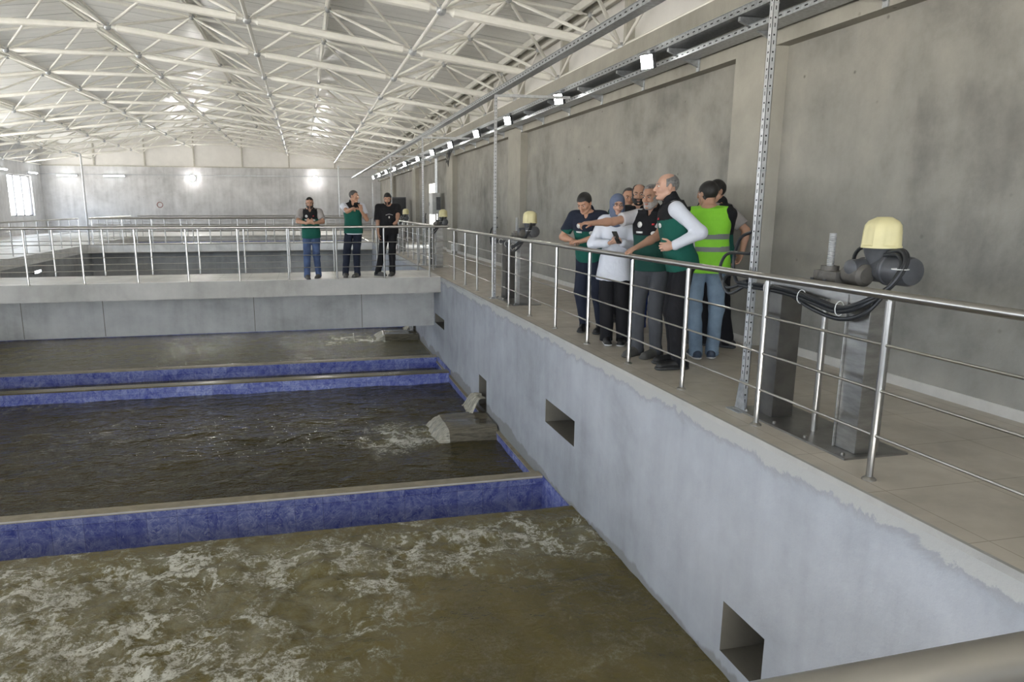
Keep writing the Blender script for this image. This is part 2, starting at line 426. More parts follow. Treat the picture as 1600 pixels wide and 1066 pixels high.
# right wall: recessed panels, pilasters, ring beam
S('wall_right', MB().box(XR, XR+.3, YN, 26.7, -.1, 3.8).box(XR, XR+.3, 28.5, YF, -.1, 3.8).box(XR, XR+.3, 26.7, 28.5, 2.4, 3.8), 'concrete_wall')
S('wall_right_beam', MB().box(4.76, XR+.3, YN, YF, 3.12, 3.86), 'concrete_frame')
for (y0, y1) in ((-1.4, -.7), (6.78, 7.47), (15.6, 16.6), (23.1, 24.1), (31.0, 32.0), (39.0, 40.0)):
    S('wall_right_pilaster', MB().box(4.76, XR+.01, y0, y1, 0, 3.12), 'concrete_frame')
b = MB()
for (y0, y1) in ((-9, 6.78), (7.47, 15.6), (16.6, 23.1), (24.1, 26.7), (28.5, 31.0), (32.0, 39.0), (40, 47)): b.box(XR-.012, XR, y0, y1, 0, .085)
for (y0, y1) in ((6.78, 7.47), (15.6, 16.6), (23.1, 24.1)): b.box(4.748, 4.76, y0, y1, 0, .085)
S('baseboard_right', b, 'skirting')
# cladding strip above the ring beam
S('wall_right_cladding', MB().box(XR+.12, XR+.2, YN, YF, 3.8, roof_z(XR)+.02), 'cladding')
b = MB()
k = -9.0
for i in range(21):
    y = -6.1+2.8*i; b.box(XR-.02, XR+.12, y-.05, y+.05, 3.86, roof_z(XR))
b.box(XR-.05, XR+.13, YN, YF, 3.86, 3.93); b.box(XR-.02, XR+.12, YN, YF, roof_z(XR)-.16, roof_z(XR)-.02)
S('trim_right_cladding', b, 'cladding_post')

# end wall and its gable
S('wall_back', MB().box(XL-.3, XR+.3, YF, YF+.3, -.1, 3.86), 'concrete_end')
def gable(name, y0, y1):
    b = MB(); zs = [(XL-.2, roof_z(XL)+.03), (RIDGE, roof_z(RIDGE)+.03), (XR+.2, roof_z(XR)+.03)]
    vs = [(XL-.2, y0, 3.86), (XR+.2, y0, 3.86)]+[(x, y0, z) for x, z in reversed(zs)]
    n = len(vs); vs += [(x, y1, z) for x, y, z in vs]
    fs = [tuple(range(n)), tuple(range(2*n-1, n-1, -1))]+[(i, i+n, (i+1) % n+n, (i+1) % n) for i in range(n)]
    b.add(vs, fs); S(name, b, 'cladding')
gable('wall_back_gable', YF+.02, YF+.15)
b = MB(); b.box(XL, XR, YF-.03, YF+.02, 3.86, 3.92)
for i in range(7):
    x = 4.85-2.8*i; b.box(x-.04, x+.04, YF-.05, YF+.02, 3.9, roof_z(x)-.02)
S('trim_back_gable', b, 'cladding_post')
# wall behind the camera with the added window band
x0, x1, z0, z1 = NEARWIN
b = MB(); b.box(XL-.3, XR+.3, YN-.3, YN, -.1, z0); b.box(XL-.3, XR+.3, YN-.3, YN, z1, 3.86); b.box(XL-.3, x0, YN-.3, YN, z0, z1); b.box(x1, XR+.3, YN-.3, YN, z0, z1)
S('wall_front', b, 'concrete_end')
gable('wall_front_gable', YN-.15, YN-.02)
# left wall with windows
b = MB(); b.box(XL-.3, XL, YN, YF, -.1, WZ0); b.box(XL-.3, XL, YN, YF, WZ1, roof_z(XL)+.03)
ys = [YN]+[v for wn in WINS for v in wn]+[YF]
for i in range(0, len(ys), 2): b.box(XL-.3, XL, ys[i], ys[i+1], WZ0, WZ1)
S('wall_left', b, 'concrete_end')
for i, (y0, y1) in enumerate(WINS):
    r = empty('window_%d' % (i+1), (XL, (y0+y1)/2, WZ0)); tag(r, kind='structure')
    f = MB(); h = (y1-y0)/2; H = WZ1-WZ0; t_ = .05
    f.box(-.2, -.1, -h, -h+t_, 0, H).box(-.2, -.1, h-t_, h, 0, H).box(-.2, -.1, -h, h, 0, t_).box(-.2, -.1, -h, h, H-t_, H)
    for q in (-h/3, h/3): f.box(-.19, -.11, q-.03, q+.03, 0, H)
    f.build('window_frame', 'window_frame', r, smooth=False)
    g = MB().box(-.155, -.15, -h, h, 0, H).build('pane', 'window_glass', r, smooth=False)
# roof sheet
b = MB()
for (xa, xb) in ((XL-.3, RIDGE), (RIDGE, XR+.3)):
    za, zb = roof_z(xa), roof_z(xb)
    b.add([(xa, YN-.3, za), (xb, YN-.3, zb), (xb, YF+.3, zb), (xa, YF+.3, za), (xa, YN-.3, za+.08), (xb, YN-.3, zb+.08), (xb, YF+.3, zb+.08), (xa, YF+.3, za+.08)],
          [(0, 1, 2, 3), (7, 6, 5, 4), (0, 4, 5, 1), (2, 6, 7, 3), (0, 3, 7, 4), (1, 5, 6, 2)])
S('ceiling', b, 'roof_sheet')
# ================================================================== SPACE FRAME
CAMV = Vector((0, 0, 1.5))
def in_view(p):
    q = p-CAMV; fw = Vector((.218, .957, -.196)); return q.dot(fw) > 1 and q.normalized().dot(fw) > .66
def space_frame():
    root = empty('roof_space_frame', (RIDGE, 22, 4.9))
    tag(root, 'cream painted tubular steel space frame spanning the whole hall under the pale roof sheets', 'roof truss')
    off = root.location
    def bz(x): return 5.03-.1335*max(0, abs(x-RIDGE)-1.41)
    XS = [4.85, 2.05, -.80, -3.65, -6.47, -9.3, -12.1, -14.8]
    YS = [13.5+2.8*k for k in range(-6, 13)]
    UX = [(a+b_)/2 for a, b_ in zip(XS, XS[1:])]; UY = [y+1.4 for y in YS[:-1]]
    def uz(x): return 5.99-.132*abs(x-RIDGE)
    B = {(i, j): Vector((x, y, bz(x))) for i, x in enumerate(XS) for j, y in enumerate(YS)}
    U = {(i, j): Vector((x, y, uz(x))) for i, x in enumerate(UX) for j, y in enumerate(UY)}
    E_ = {j: Vector((4.9, y, uz(4.85)+.02)) for j, y in enumerate(UY)}
    segs = {'bottom_chord': [], 'top_chord': [], 'diagonal_brace': []}
    for (i, j), p in B.items():
        if (i+1, j) in B: segs['bottom_chord'].append((p, B[i+1, j], .068 if p.y < 17 else .056))
        if (i, j+1) in B: segs['bottom_chord'].append((p, B[i, j+1], .036))
    for (i, j), p in U.items():
        if (i+1, j) in U: segs['top_chord'].append((p, U[i+1, j], .034))
        if (i, j+1) in U: segs['top_chord'].append((p, U[i, j+1], .034))
        for di in (0, 1):
            for dj in (0, 1):
                if (i+di, j+dj) in B: segs['diagonal_brace'].append((p, B[i+di, j+dj], .028))
    for j, p in E_.items():
        segs['top_chord'].append((p, U[0, j], .03))
        if j+1 in E_: segs['top_chord'].append((p, E_[j+1], .034))
        for dj in (0, 1): segs['diagonal_brace'].append((p, B[0, j+dj], .024))
    def tubeseg(mb, a, b_, r):
        d = (b_-a).normalized(); a2 = a+d*.07; b2 = b_-d*.07
        L = (b2-a2).length
        mb.tube([a2-off, a2+d*.07-off, a2+d*.11-off, b2-d*.11-off, b2-d*.07-off, b2-off], [r*.42, r*.5, r, r, r*.5, r*.42], 9)
    for kind, L in segs.items():
        L.sort(key=lambda s_: (not (in_view(s_[0]) or in_view(s_[1])), ((s_[0]+s_[1])/2-CAMV).length/s_[2]))
        for s_ in L[:100]:
            mb = MB(); tubeseg(mb, *s_); mb.build(kind, 'steel_frame_paint', root)
        mb = MB()
        for s_ in L[100:]: tubeseg(mb, *s_)
        tag(mb.build(kind+'_field', 'steel_frame_paint', root), kind='stuff')
    def ball(mb, c, r):
        c = c-off; prof = [(r*math.sin(PI*k/6)+1e-4, -r*math.cos(PI*k/6)) for k in range(7)]
        mb.lathe(prof, c, 10)
    N = [(p, .078) for p in B.values()]+[(p, .065) for p in U.values()]+[(p, .05) for p in E_.values()]
    N.sort(key=lambda s_: (not in_view(s_[0]), (s_[0]-CAMV).length))
    for p, r in N[:100]:
        mb = MB(); ball(mb, p, r); mb.build('node_ball', 'zinc_white', root)
    mb = MB()
    for p, r in N[100:]: ball(mb, p, r)
    tag(mb.build('node_ball_field', 'zinc_white', root), kind='stuff')
    # stub posts and purlins carrying the sheet
    mb = MB()
    for p in U.values(): mb.tube([p-off, Vector((p.x, p.y, roof_z(p.x)-.1))-off], .02, 6)
    tag(mb.build('purlin_stub', 'steel_frame_paint', root), kind='stuff')
    for x in UX+[4.7, -14.6]:
        z = roof_z(x); mb = MB(); mb.box(x-.035-off.x, x+.035-off.x, YN-off.y, YF-off.y, z-.14-off.z, z-.02-off.z)
        mb.build('purlin', 'steel_frame_paint', root, smooth=False)
space_frame()

# ================================================================== WATER
def vnoise(x, y, seed=0):
    xi, yi = np.floor(x).astype(int), np.floor(y).astype(int); xf, yf = x-xi, y-yi
    def h(i, j): 
        n = (i*374761393+j*668265263+seed*1442695) & 0xffffffff; n = ((n ^ (n >> 13))*1274126177) & 0xffffffff
        return ((n ^ (n >> 16)) & 0xffff)/65535.0
    u, v = xf*xf*(3-2*xf), yf*yf*(3-2*yf)
    return (h(xi, yi)*(1-u)+h(xi+1, yi)*u)*(1-v)+(h(xi, yi+1)*(1-u)+h(xi+1, yi+1)*u)*v-.5
def sheet(name, mat, x0, x1, y0, y1, zf, foamf, step, label, bottom=None):
    nx, ny = int((x1-x0)/step)+1, int((y1-y0)/step)+1
    X, Y = np.meshgrid(np.linspace(x0, x1, nx), np.linspace(y0, y1, ny), indexing='ij')
    Z = zf(X, Y)
    v = np.stack([X, Y, Z], -1).reshape(-1, 3)
    i, j = np.meshgrid(np.arange(nx-1), np.arange(ny-1), indexing='ij'); a = (i*ny+j).ravel()
    f = np.stack([a, a+ny, a+ny+1, a+1], -1)
    me = bpy.data.meshes.new(name); me.from_pydata(v.tolist(), [], f.tolist()); me.shade_smooth(); me.materials.append(M[mat])
    at = me.attributes.new('foam', 'FLOAT', 'POINT'); at.data.foreach_set('value', foamf(X, Y).ravel().astype(np.float32))
    o = bpy.data.objects.new(name, me); COL.objects.link(o); tag(o, label, 'water', kind='stuff'); return o
def sm(a, b, x): t_ = np.clip((x-a)/(b-a), 0, 1); return t_*t_*(3-2*t_)
def z_front(X, Y):
    n = .030*vnoise(X*2.2, Y*2.6, 1)+.030*vnoise(X*5+3, Y*6, 2)+.018*vnoise(X*11, Y*13, 3)+.010*vnoise(X*23, Y*26, 4)
    boil = foam_front(X, Y)
    z = -1.865+n*(.25+1.6*boil)*(1-.7*sm(6.6, 7.05, Y))
    return z-.55*sm(7.14, 7.42, Y)**1.5
def foam_front(X, Y):
    calm = sm(-.15, 1.3, X+ (6.2-Y)*.35+.5*vnoise(X*1.2, Y*1.2, 7))*(1-sm(5.6, 6.6, Y+.3*vnoise(X*2, Y*2, 9)))
    a = 1-calm*.93
    return a*(1-.75*sm(6.75, 7.1, Y+.12*vnoise(X*3, Y*3, 5)))
sheet('basin_water', 'water_foam', BL+.01, XB-.005, .2, 7.42, z_front, foam_front, .03, 'churning olive brown water with white foam in the nearest basin')
def bumpy(z0, amp, k=1.0, s=0):
    return lambda X, Y: z0+amp*(vnoise(X*1.6*k, Y*2.4*k, 11+s)+.5*vnoise(X*4*k, Y*6*k, 12+s)+.25*vnoise(X*9*k, Y*13*k, 13+s))
def jet(cx, cy, L, W):
    """foam trail that runs from the end of an inflow towards -x"""
    def f(X, Y):
        d = (cx-X)/L; c = np.exp(-((Y-cy-.12*d)/(W*(.5+.9*np.clip(d, 0, 1))))**2)
        return 2.6*c*sm(-.15, .05, d)*(1-sm(.35, 1.05, d+.5*vnoise(X*4, Y*4, 21)))
    return f
j2 = jet(2.1, 10.75, 1.5, .62); j3 = jet(2.05, 18.6, 1.9, .55)
sheet('basin_water', 'water_mid', BL, XB-.06, 8.332, 14.07, bumpy(-2.09, .035), lambda X, Y: np.clip(j2(X, Y)+.30*np.clip(vnoise(X*.9, Y*1.3, 31)+.1, 0, 1)*sm(11.5, 13.5, Y), 0, 1.3), .04, 'dark brown rippling water in the middle basin behind the near blue wall')
sheet('basin_water', 'water_calm', BL, XB-.06, 15.782, 20.445, bumpy(-1.95, .016, 1.6, 3), lambda X, Y: np.clip(j3(X, Y), 0, 1.3), 0.05, 'olive water with bright glints in the basin under the bridge')
sheet('channel_water', 'water_mid', BL, XB-.02, 7.16, 8.18, bumpy(-2.42, .03, 2), lambda X, Y: X*0+.1, .06, 'dark water in the narrow channel before the near blue wall')
sheet('channel_water', 'water_calm', BL, XB-.06, 14.29, 15.63, bumpy(-2.12, .01, 2), lambda X, Y: X*0, .08, 'dark water in the narrow channel before the far blue wall')
sheet('basin_water', 'water_calm', BL+.01, XB-.01, 20.71, 31.69, bumpy(-1.98, .01, 1), lambda X, Y: X*0, .15, 'still water in the basin beyond the bridge')
sheet('basin_water', 'water_mid', BL+.01, XB-.01, 32.01, 39.99, bumpy(-.75, .01, 1), lambda X, Y: X*0, .2, 'dark water in the farthest basin')

def inflow(cx0, cx1, y0, y1, zt, zw, hole_y, hole_z, label):
    """water spilling out of a wall opening onto a short submerged gutter and off its end"""
    r = empty('water_inflow', ((cx0+cx1)/2, (y0+y1)/2, zw)); tag(r, label, 'water inflow', 'inflows at the basin wall'); o_ = r.location
    # smooth sheet over the gutter: profile along x, side skirts along y
    nu, nv = 44, 30; vs = []; fs = []
    rnd = random.Random(3)
    for i in range(nu+1):
        u = i/nu; x = cx1+(cx0-.28-cx1)*u
        drop = 0 if x > cx0 else ((cx0-x)/.28)**1.7
        for j in range(nv+1):
            v_ = j/nv; y = y0-.10+(y1-y0+.20)*v_
            e_ = max(0, (y0+.02-y)/.12, (y-y1+.02)/.12)
            z = zt+.008*math.sin(9*y+3*x)+.006*math.sin(23*y)*(.3+drop*3)
            z -= max(drop, min(1, e_**1.6))*(zt-zw+.03)
            vs.append((x-o_.x, y-o_.y, z-o_.z))
    ws = MB(); f1 = []; f2 = []
    for i in range(nu):
        for j in range(nv): a = i*(nv+1)+j; (f2 if cx1+(cx0-.28-cx1)*(i+.5)/nu < cx0-.06 else f1).append((a, a+1, a+nv+2, a+nv+1))
    ws.add(vs, f1); ws.f += f2; ws.mi += [1]*len(f2)
    ws.build('water_sheet', ['falling_water_top', 'falling_water'], r)
    mb = MB(); vs = []; fs = []
    hy0, hy1 = hole_y; n = 20; m_ = 14
    for i in range(n+1):
        u = i/n; x = XB-.004-.30*u; z = hole_z-(hole_z-zt+.02)*sm(.3, 1, np.array(u))**1.2
        for j in range(m_+1):
            v_ = j/m_; y = hy0+.03+(hy1-hy0-.06)*v_+ (v_-.5)*.25*u
            zz = float(z)+.015*math.sin(30*v_+5*u)+.02*math.sin(11*v_)
            vs.append((x-o_.x, y-o_.y, zz-o_.z))
    for i in range(n):
        for j in range(m_): a = i*(m_+1)+j; fs.append((a, a+1, a+m_+2, a+m_+1))
    mb.add(vs, fs).build('water_fall', 'falling_water', r)
simple('falling_water_top', (.12, .105, .075), .06, var=.5, scale=9, aniso=(.6, 7, 1), bump=.5, bscale=18)
inflow(2.12, 2.84, 10.35, 11.2, -1.89, -2.10, (11.16, 11.68), -1.68, 'smooth bulge of water spilling from the wall opening into the middle basin')
inflow(2.0, 2.84, 18.35, 19.1, -1.80, -1.95, (19.0, 19.45), -1.62, 'small inflow of water under the bridge in the third basin')

# ================================================================== RAILINGS
def railing(label, path, posts, zt=1.04, bars=(.26, .515, .77), name='stainless_railing', r=(.025, .019, .0085), base=(0, 0), end_caps=True, nseg=10):
    """path: (x,y) corners of the run; posts: list of (x,y)"""
    root = empty(name, (path[0][0], path[0][1], 0)); tag(root, label, 'railing'); o_ = Vector(root.location)
    pts = [Vector((x, y, zt))-o_ for x, y in path]
    MB().tube(arc_pts(pts, .1) if len(pts) > 2 else pts, r[0], 16 if nseg > 8 else 8).build('handrail', 'stainless', root)
    for (x, y) in posts:
        b_ = MB(); p = Vector((x, y, 0))-o_
        b_.tube([p, p+Vector((0, 0, zt-.03))], r[1], nseg)
        b_.tube([p+Vector((0, 0, zt-.045)), p+Vector((0, 0, zt-.018))], r[1]*.6, 8)
        if nseg > 8:
            fl_ = MB(); fl_.lathe([(r[1]*2.0, 0), (r[1]*2.0, .006), (r[1]*1.45, .016), (r[1]*1.1, .02)], p, 16)
            for z in bars: b_.lathe([(.011, -.024), (.011, .024)], p+Vector((0, 0, z)), 8, 'y' if abs(path[0][0]-path[1][0]) < .1 else 'x')
        pst = b_.build('post', 'stainless', root)
        if nseg > 8: fl_.build('base_flange', 'stainless', pst)
    for z in bars:
        pp = [Vector((x, y, z))-o_ for x, y in path]
        MB().tube(pp, r[2], 8 if nseg > 8 else 5).build('rail_bar', 'stainless', root)
    return root
RX = 3.035
railing('long stainless railing along the right walkway, in front of the crowd', [(RX, 1.0), (RX, 15.2)], [(RX, y) for y in (1.1, 2.13, 3.16, 4.20, 5.22, 6.24, 7.29, 8.34, 9.39, 10.45, 11.43, 12.53, 13.5, 14.56)])
bx = [-8.2, -7.22, -6.23, -5.24, -4.25, -3.27, -2.32, -1.33, -.35, .64, 1.64, 2.62]
railing('stainless railing along the near edge of the bridge, in front of the three men', [(-8.45, 15.2), (2.66, 15.2), (RX, 15.2)], [(x, 15.2) for x in bx], zt=1.09)
railing('stainless railing along the far edge of the bridge, behind the three men', [(-8.45, 16.92), (2.95, 16.92)], [(x, 16.92) for x in (-7.3, -6.37, -5.28, -4.29, -3.32, -2.32, -1.34, -.35, .66, 1.66, 2.63)], zt=1.06)
railing('stainless railing along the right walkway beyond the bridge', [(RX, 17.0), (RX, 31.2)], [(RX, 17.1+1.08*i) for i in range(14)], zt=1.06)
railing('pale railing on the near edge of the far bridge', [(-8.4, 31.4), (2.95, 31.4)], [(-8.3+1.12*i, 31.4) for i in range(11)], nseg=6, r=(.03, .026, .012))
railing('pale railing on the far edge of the far bridge', [(-8.4, 32.5), (2.95, 32.5)], [(-8.0+1.12*i, 32.5) for i in range(10)], nseg=6, r=(.03, .026, .012))
railing('dark railing along the left edge of the basin beyond the bridge', [(-8.72, 17.4), (-8.72, 31.2)], [(-8.72, 17.5+1.14*i) for i in range(13)], nseg=6)
railing('farthest railing before the end wall deck', [(-8.4, 40.15), (2.95, 40.15)], [(-8.2+1.1*i, 40.15) for i in range(11)], nseg=6)
railing('railing along the left edge of the farthest basin', [(-8.72, 32.7), (-8.72, 40.1)], [(-8.72, 32.8+1.2*i) for i in range(7)], nseg=6)
# handrail close to the camera
def near_rail():
    root = empty('stainless_railing', (.55, .55, 0)); tag(root, 'thick stainless handrail crossing the lower right corner closest to the viewer', 'railing')
    c = Vector(root.location)
    MB().tube([Vector((-1.4, .455, 1.045))-c, Vector((3.05, .565, 1.045))-c], .025, 24).build('handrail', 'stainless', root)
    for x in (-1.2, -.1, 1.15, 2.2, 3.0):
        MB().tube([Vector((x, .49+(x+1.4)*.0247-.035, 0))-c, Vector((x, .49+(x+1.4)*.0247-.035, 1.03))-c], .019, 12).build('post', 'stainless', root)
    for z in (.26, .515, .77): MB().tube([Vector((-1.4, .455, z))-c, Vector((3.05, .565, z))-c], .0085, 8).build('rail_bar', 'stainless', root)
near_rail()
S('floor_near_ledge', MB().box(BL, XB, .1, .62, -.34, 0), 'concrete_light')

# ================================================================== CABLE TRAYS, POSTS, LAMPS
def tray(label, x0, x1, y0, y1, z, h, name='cable_tray', brackets=None):
    root = empty(name, ((x0+x1)/2, y0, z)); tag(root, label, 'cable tray'); c = Vector(root.location)
    b_ = MB(); b_.box(x0-c.x, x1-c.x, 0, y1-y0, 0, .004); b_.build('tray_floor', 'galvanized', root, smooth=False)
    for x in (x0, x1):
        s_ = MB(); s_.box(x-.002-c.x, x+.002-c.x, 0, y1-y0, 0, h); s_.box(min(x, x-.012*(1 if x == x0 else -1))-c.x-.002, max(x, x+.0)-c.x+.002, 0, y1-y0, h-.003, h)
        s_.cur = 1; y = .05
        while y < min(22, y1-y0):
            s_.box(x-.0035-c.x, x+.0035-c.x, y, y+.045, h*.4, h*.4+.012); y += .12
        s_.build('tray_side', ['galvanized', 'hole_dark'], root, smooth=False)
    return root
tray('galvanized perforated cable tray hung along the edge of the right walkway above the posts', 3.02, 3.14, 1.0, 46, 3.26, .06)
t1 = tray('wide galvanized cable tray bracketed to the ring beam above the floodlights', 4.32, 4.62, -6, 46.5, 3.38, .07)
t2 = tray('narrow lower cable tray bracketed to the ring beam behind the floodlights', 4.46, 4.70, -6, 46.5, 3.25, .05)
y = 1.0; n = 0
while y < 46:
    r = empty('tray_bracket', (4.7, y, 3.22))
    tag(r, 'grey triangular steel bracket holding the wall cable trays', 'bracket', 'brackets under the wall cable trays')
    b_ = MB(); b_.add([(.06, -.02, .15), (.06, .02, .15), (-.36, .02, .15), (-.36, -.02, .15), (.06, -.02, -.06), (.06, .02, -.06), (-.36, .02, .11), (-.36, -.02, .11)], [(0, 1, 2, 3), (7, 6, 5, 4), (0, 4, 5, 1), (2, 6, 7, 3), (1, 5, 6, 2), (3, 7, 4, 0)])
    b_.box(.045, .06, -.03, .03, -.1, .16); b_.build('bracket_arm', 'galvanized', r, smooth=False)
    y += 1.45
def strut_post(y, x=3.12, top=3.26, arm=True, label=''):
    r = empty('strut_post', (x, y, 0)); tag(r, label, 'post')
    b_ = MB(); w_ = .021
    b_.box(-w_, -w_+.003, -w_, w_, 0, top); b_.box(-w_, w_, -w_, -w_+.003, 0, top); b_.box(-w_, w_, w_-.003, w_, 0, top)
    b_.box(w_-.003, w_, -w_, -w_+.012, 0, top); b_.box(w_-.003, w_, w_-.012, w_, 0, top)
    b_.cur = 1; z = .06; k_ = 0
    while z < top-.05:
        hgt = .026 if k_ % 2 == 0 else .012; wd = .0035 if k_ % 2 == 0 else .006
        b_.box(-w_-.001, -w_+.002, -wd, wd, z, z+hgt); b_.box(-wd, wd, -w_-.001, -w_+.002, z, z+hgt); z += .055; k_ += 1
    b_.build('channel', ['zinc_white', 'hole_dark'], r, smooth=False)
    for z in (.5, 1.2, 1.75, 2.3, 2.85):
        MB().box(-.024, .024, -.024, .024, z, z+.008).build('clamp', 'galvanized', r, smooth=False)
    f = MB(); f.add([(-.02, -.06, .006), (-.02, .06, .006), (-.02, .022, .24), (-.02, -.022, .24), (-.026, -.06, .006), (-.026, .06, .006), (-.026, .022, .24), (-.026, -.022, .24)], [(0, 1, 2, 3), (7, 6, 5, 4), (0, 4, 5, 1), (2, 6, 7, 3), (1, 5, 6, 2), (3, 7, 4, 0)])
    f.box(-.09, .06, -.08, .08, 0, .007); f.build('foot_plate', 'galvanized', r, smooth=False)
    if arm: MB().box(.0, 1.25, -.02, .02, top-.03, top+.012).build('arm', 'zinc_white', r, smooth=False)
strut_post(4.56, 3.17, label='tall perforated strut post beside the nearest actuator')
strut_post(11.45, 3.07, label='perforated strut post with arm to the wall, beside the second actuator')
strut_post(18.6, 3.05, label='thin strut post with arm beyond the bridge corner, beside the electrical cabinet')
strut_post(25.5, 3.05, label='thin strut post with arm behind the man in black')
strut_post(32.5, 3.05, label='farthest strut post on the right walkway')
r = empty('conduit_post', (-7.0, 31.0, 0)); tag(r, 'pale conduit post with curved top standing by the far bridge, on the left', 'post')
MB().tube(arc_pts([(-1.45, 0.4, 0), (-1.45, .4, 3.55), (-1.75, .4, 3.6)], .08), .035, 8).build('conduit', 'zinc_white', r)
MB().box(-1.55, -1.35, .3, .5, 0, .01).build('foot_plate', 'galvanized', r)
r = empty('conduit_post', (-.2, 33.0, 0)); tag(r, 'thin pale conduit post right of the pointing man on the bridge', 'post')
MB().tube([(1.8, 0, 0), (1.8, 0, 3.3)], .03, 8).build('conduit', 'zinc_white', r)

def floodlight():
    r = empty('floodlight', (0, 0, 0))
    b_ = MB(); b_.box(-.035, .035, -.09, .09, -.09, .09); hs = b_.build('housing', 'cast_grey', r, bevel=.008)
    MB().box(-.042, -.036, -.078, .078, -.078, .078).build('lens', 'led', hs)
    MB().box(.03, .1, -.02, .02, .05, .12).build('mounting_arm', 'galvanized', r)
    return r
fl = floodlight()
FY = [(8.59, 'nearest one, by the pilaster'), (11.77, 'at the second strut post arm'), (14.85, 'third along, before a pilaster'), (17.65, 'fourth along, beyond a pilaster'), (20.9, 'fifth along'), (23.9, 'sixth along'), (27.0, 'seventh along'), (30.5, 'eighth along'), (34, 'ninth along'), (37.5, 'tenth along'), (41, 'eleventh along'), (44.5, 'farthest along')]
for i, (y, d) in enumerate(FY):
    o = fl if i == 0 else copy_tree(fl)
    o.location = (4.26, y, 3.28); o.rotation_euler = (0, math.radians(-18), math.radians(33))
    tag(o, 'square white LED floodlight on the right wall tray, '+d, 'floodlight', 'floodlights along the right wall')
for x, d in ((-6.5, 'round glaring floodlight on the end wall, left one above the far bridge'), (.82, 'round glaring floodlight on the end wall, near the man with sunglasses on his head')):
    r = empty('wall_floodlight', (x, 46.86, 3.22)); tag(r, d, 'floodlight', 'floodlights on the end wall')
    MB().lathe([(.13, .12), (.16, .06), (.16, 0)], (0, 0, 0), 16, 'y').build('housing', 'cast_grey', r)
    MB().lathe([(.15, -.015), (.15, -.002)], (0, 0, 0), 20, 'y').build('lens', 'led_far', r)
for x0, x1, d in ((-14.0, -12.9, 'leftmost white tube lamp on the end wall'), (-11.5, -10.3, 'second white tube lamp on the end wall, near the thin conduit')):
    r = empty('tube_lamp', (x0, 46.88, 3.3)); tag(r, d, 'lamp', 'tube lamps on the end wall')
    MB().box(0, x1-x0, 0, .06, -.05, .05).build('housing', 'zinc_white', r); MB().tube([(0.03, -.03, 0), (x1-x0-.03, -.03, 0)], .035, 8).build('tube', 'tube_lamp', r)
for y, d in ((40.5, 'white tube lamp on the left wall above the window'), (44.8, 'white tube lamp high in the far left corner')):
    r = empty('tube_lamp', (XL+.08, y, 3.38)); tag(r, d, 'lamp', 'tube lamps on the left wall')
    MB().box(-.05, .03, 0, 1.3, -.05, .05).build('housing', 'zinc_white', r); MB().tube([(.05, .03, 0), (.05, 1.27, 0)], .035, 8).build('tube', 'tube_lamp', r)
tag(MB().box(XL, 4.7, 46.95, 46.99, 3.37, 3.41).build('cable_duct', 'galvanized'), 'thin grey cable duct running across the end wall through its lamps', 'cable tray')
# painted hose-reel ring mark
b_ = MB()
b_.tube([(-8.5+.16*math.cos(2*PI*k/24), 46.985, 1.62+.16*math.sin(2*PI*k/24)) for k in range(25)], .018, 6, caps=False)
simple('ring_paint', (.35, .16, .14), .6); tag(b_.build('wall_ring', 'ring_paint'), 'small dull red ring on the end wall', 'ring')
# basin lamp on the left basin wall
r = empty('basin_lamp', (BL+.04, 25.3, -.55)); tag(r, 'small white lamp glowing on the left basin wall beyond the bridge', 'lamp')
MB().box(0, .05, -.3, .3, -.05, .05).build('housing', 'cast_grey', r); MB().box(.05, .06, -.27, .27, -.04, .04).build('lens', 'tube_lamp', r)

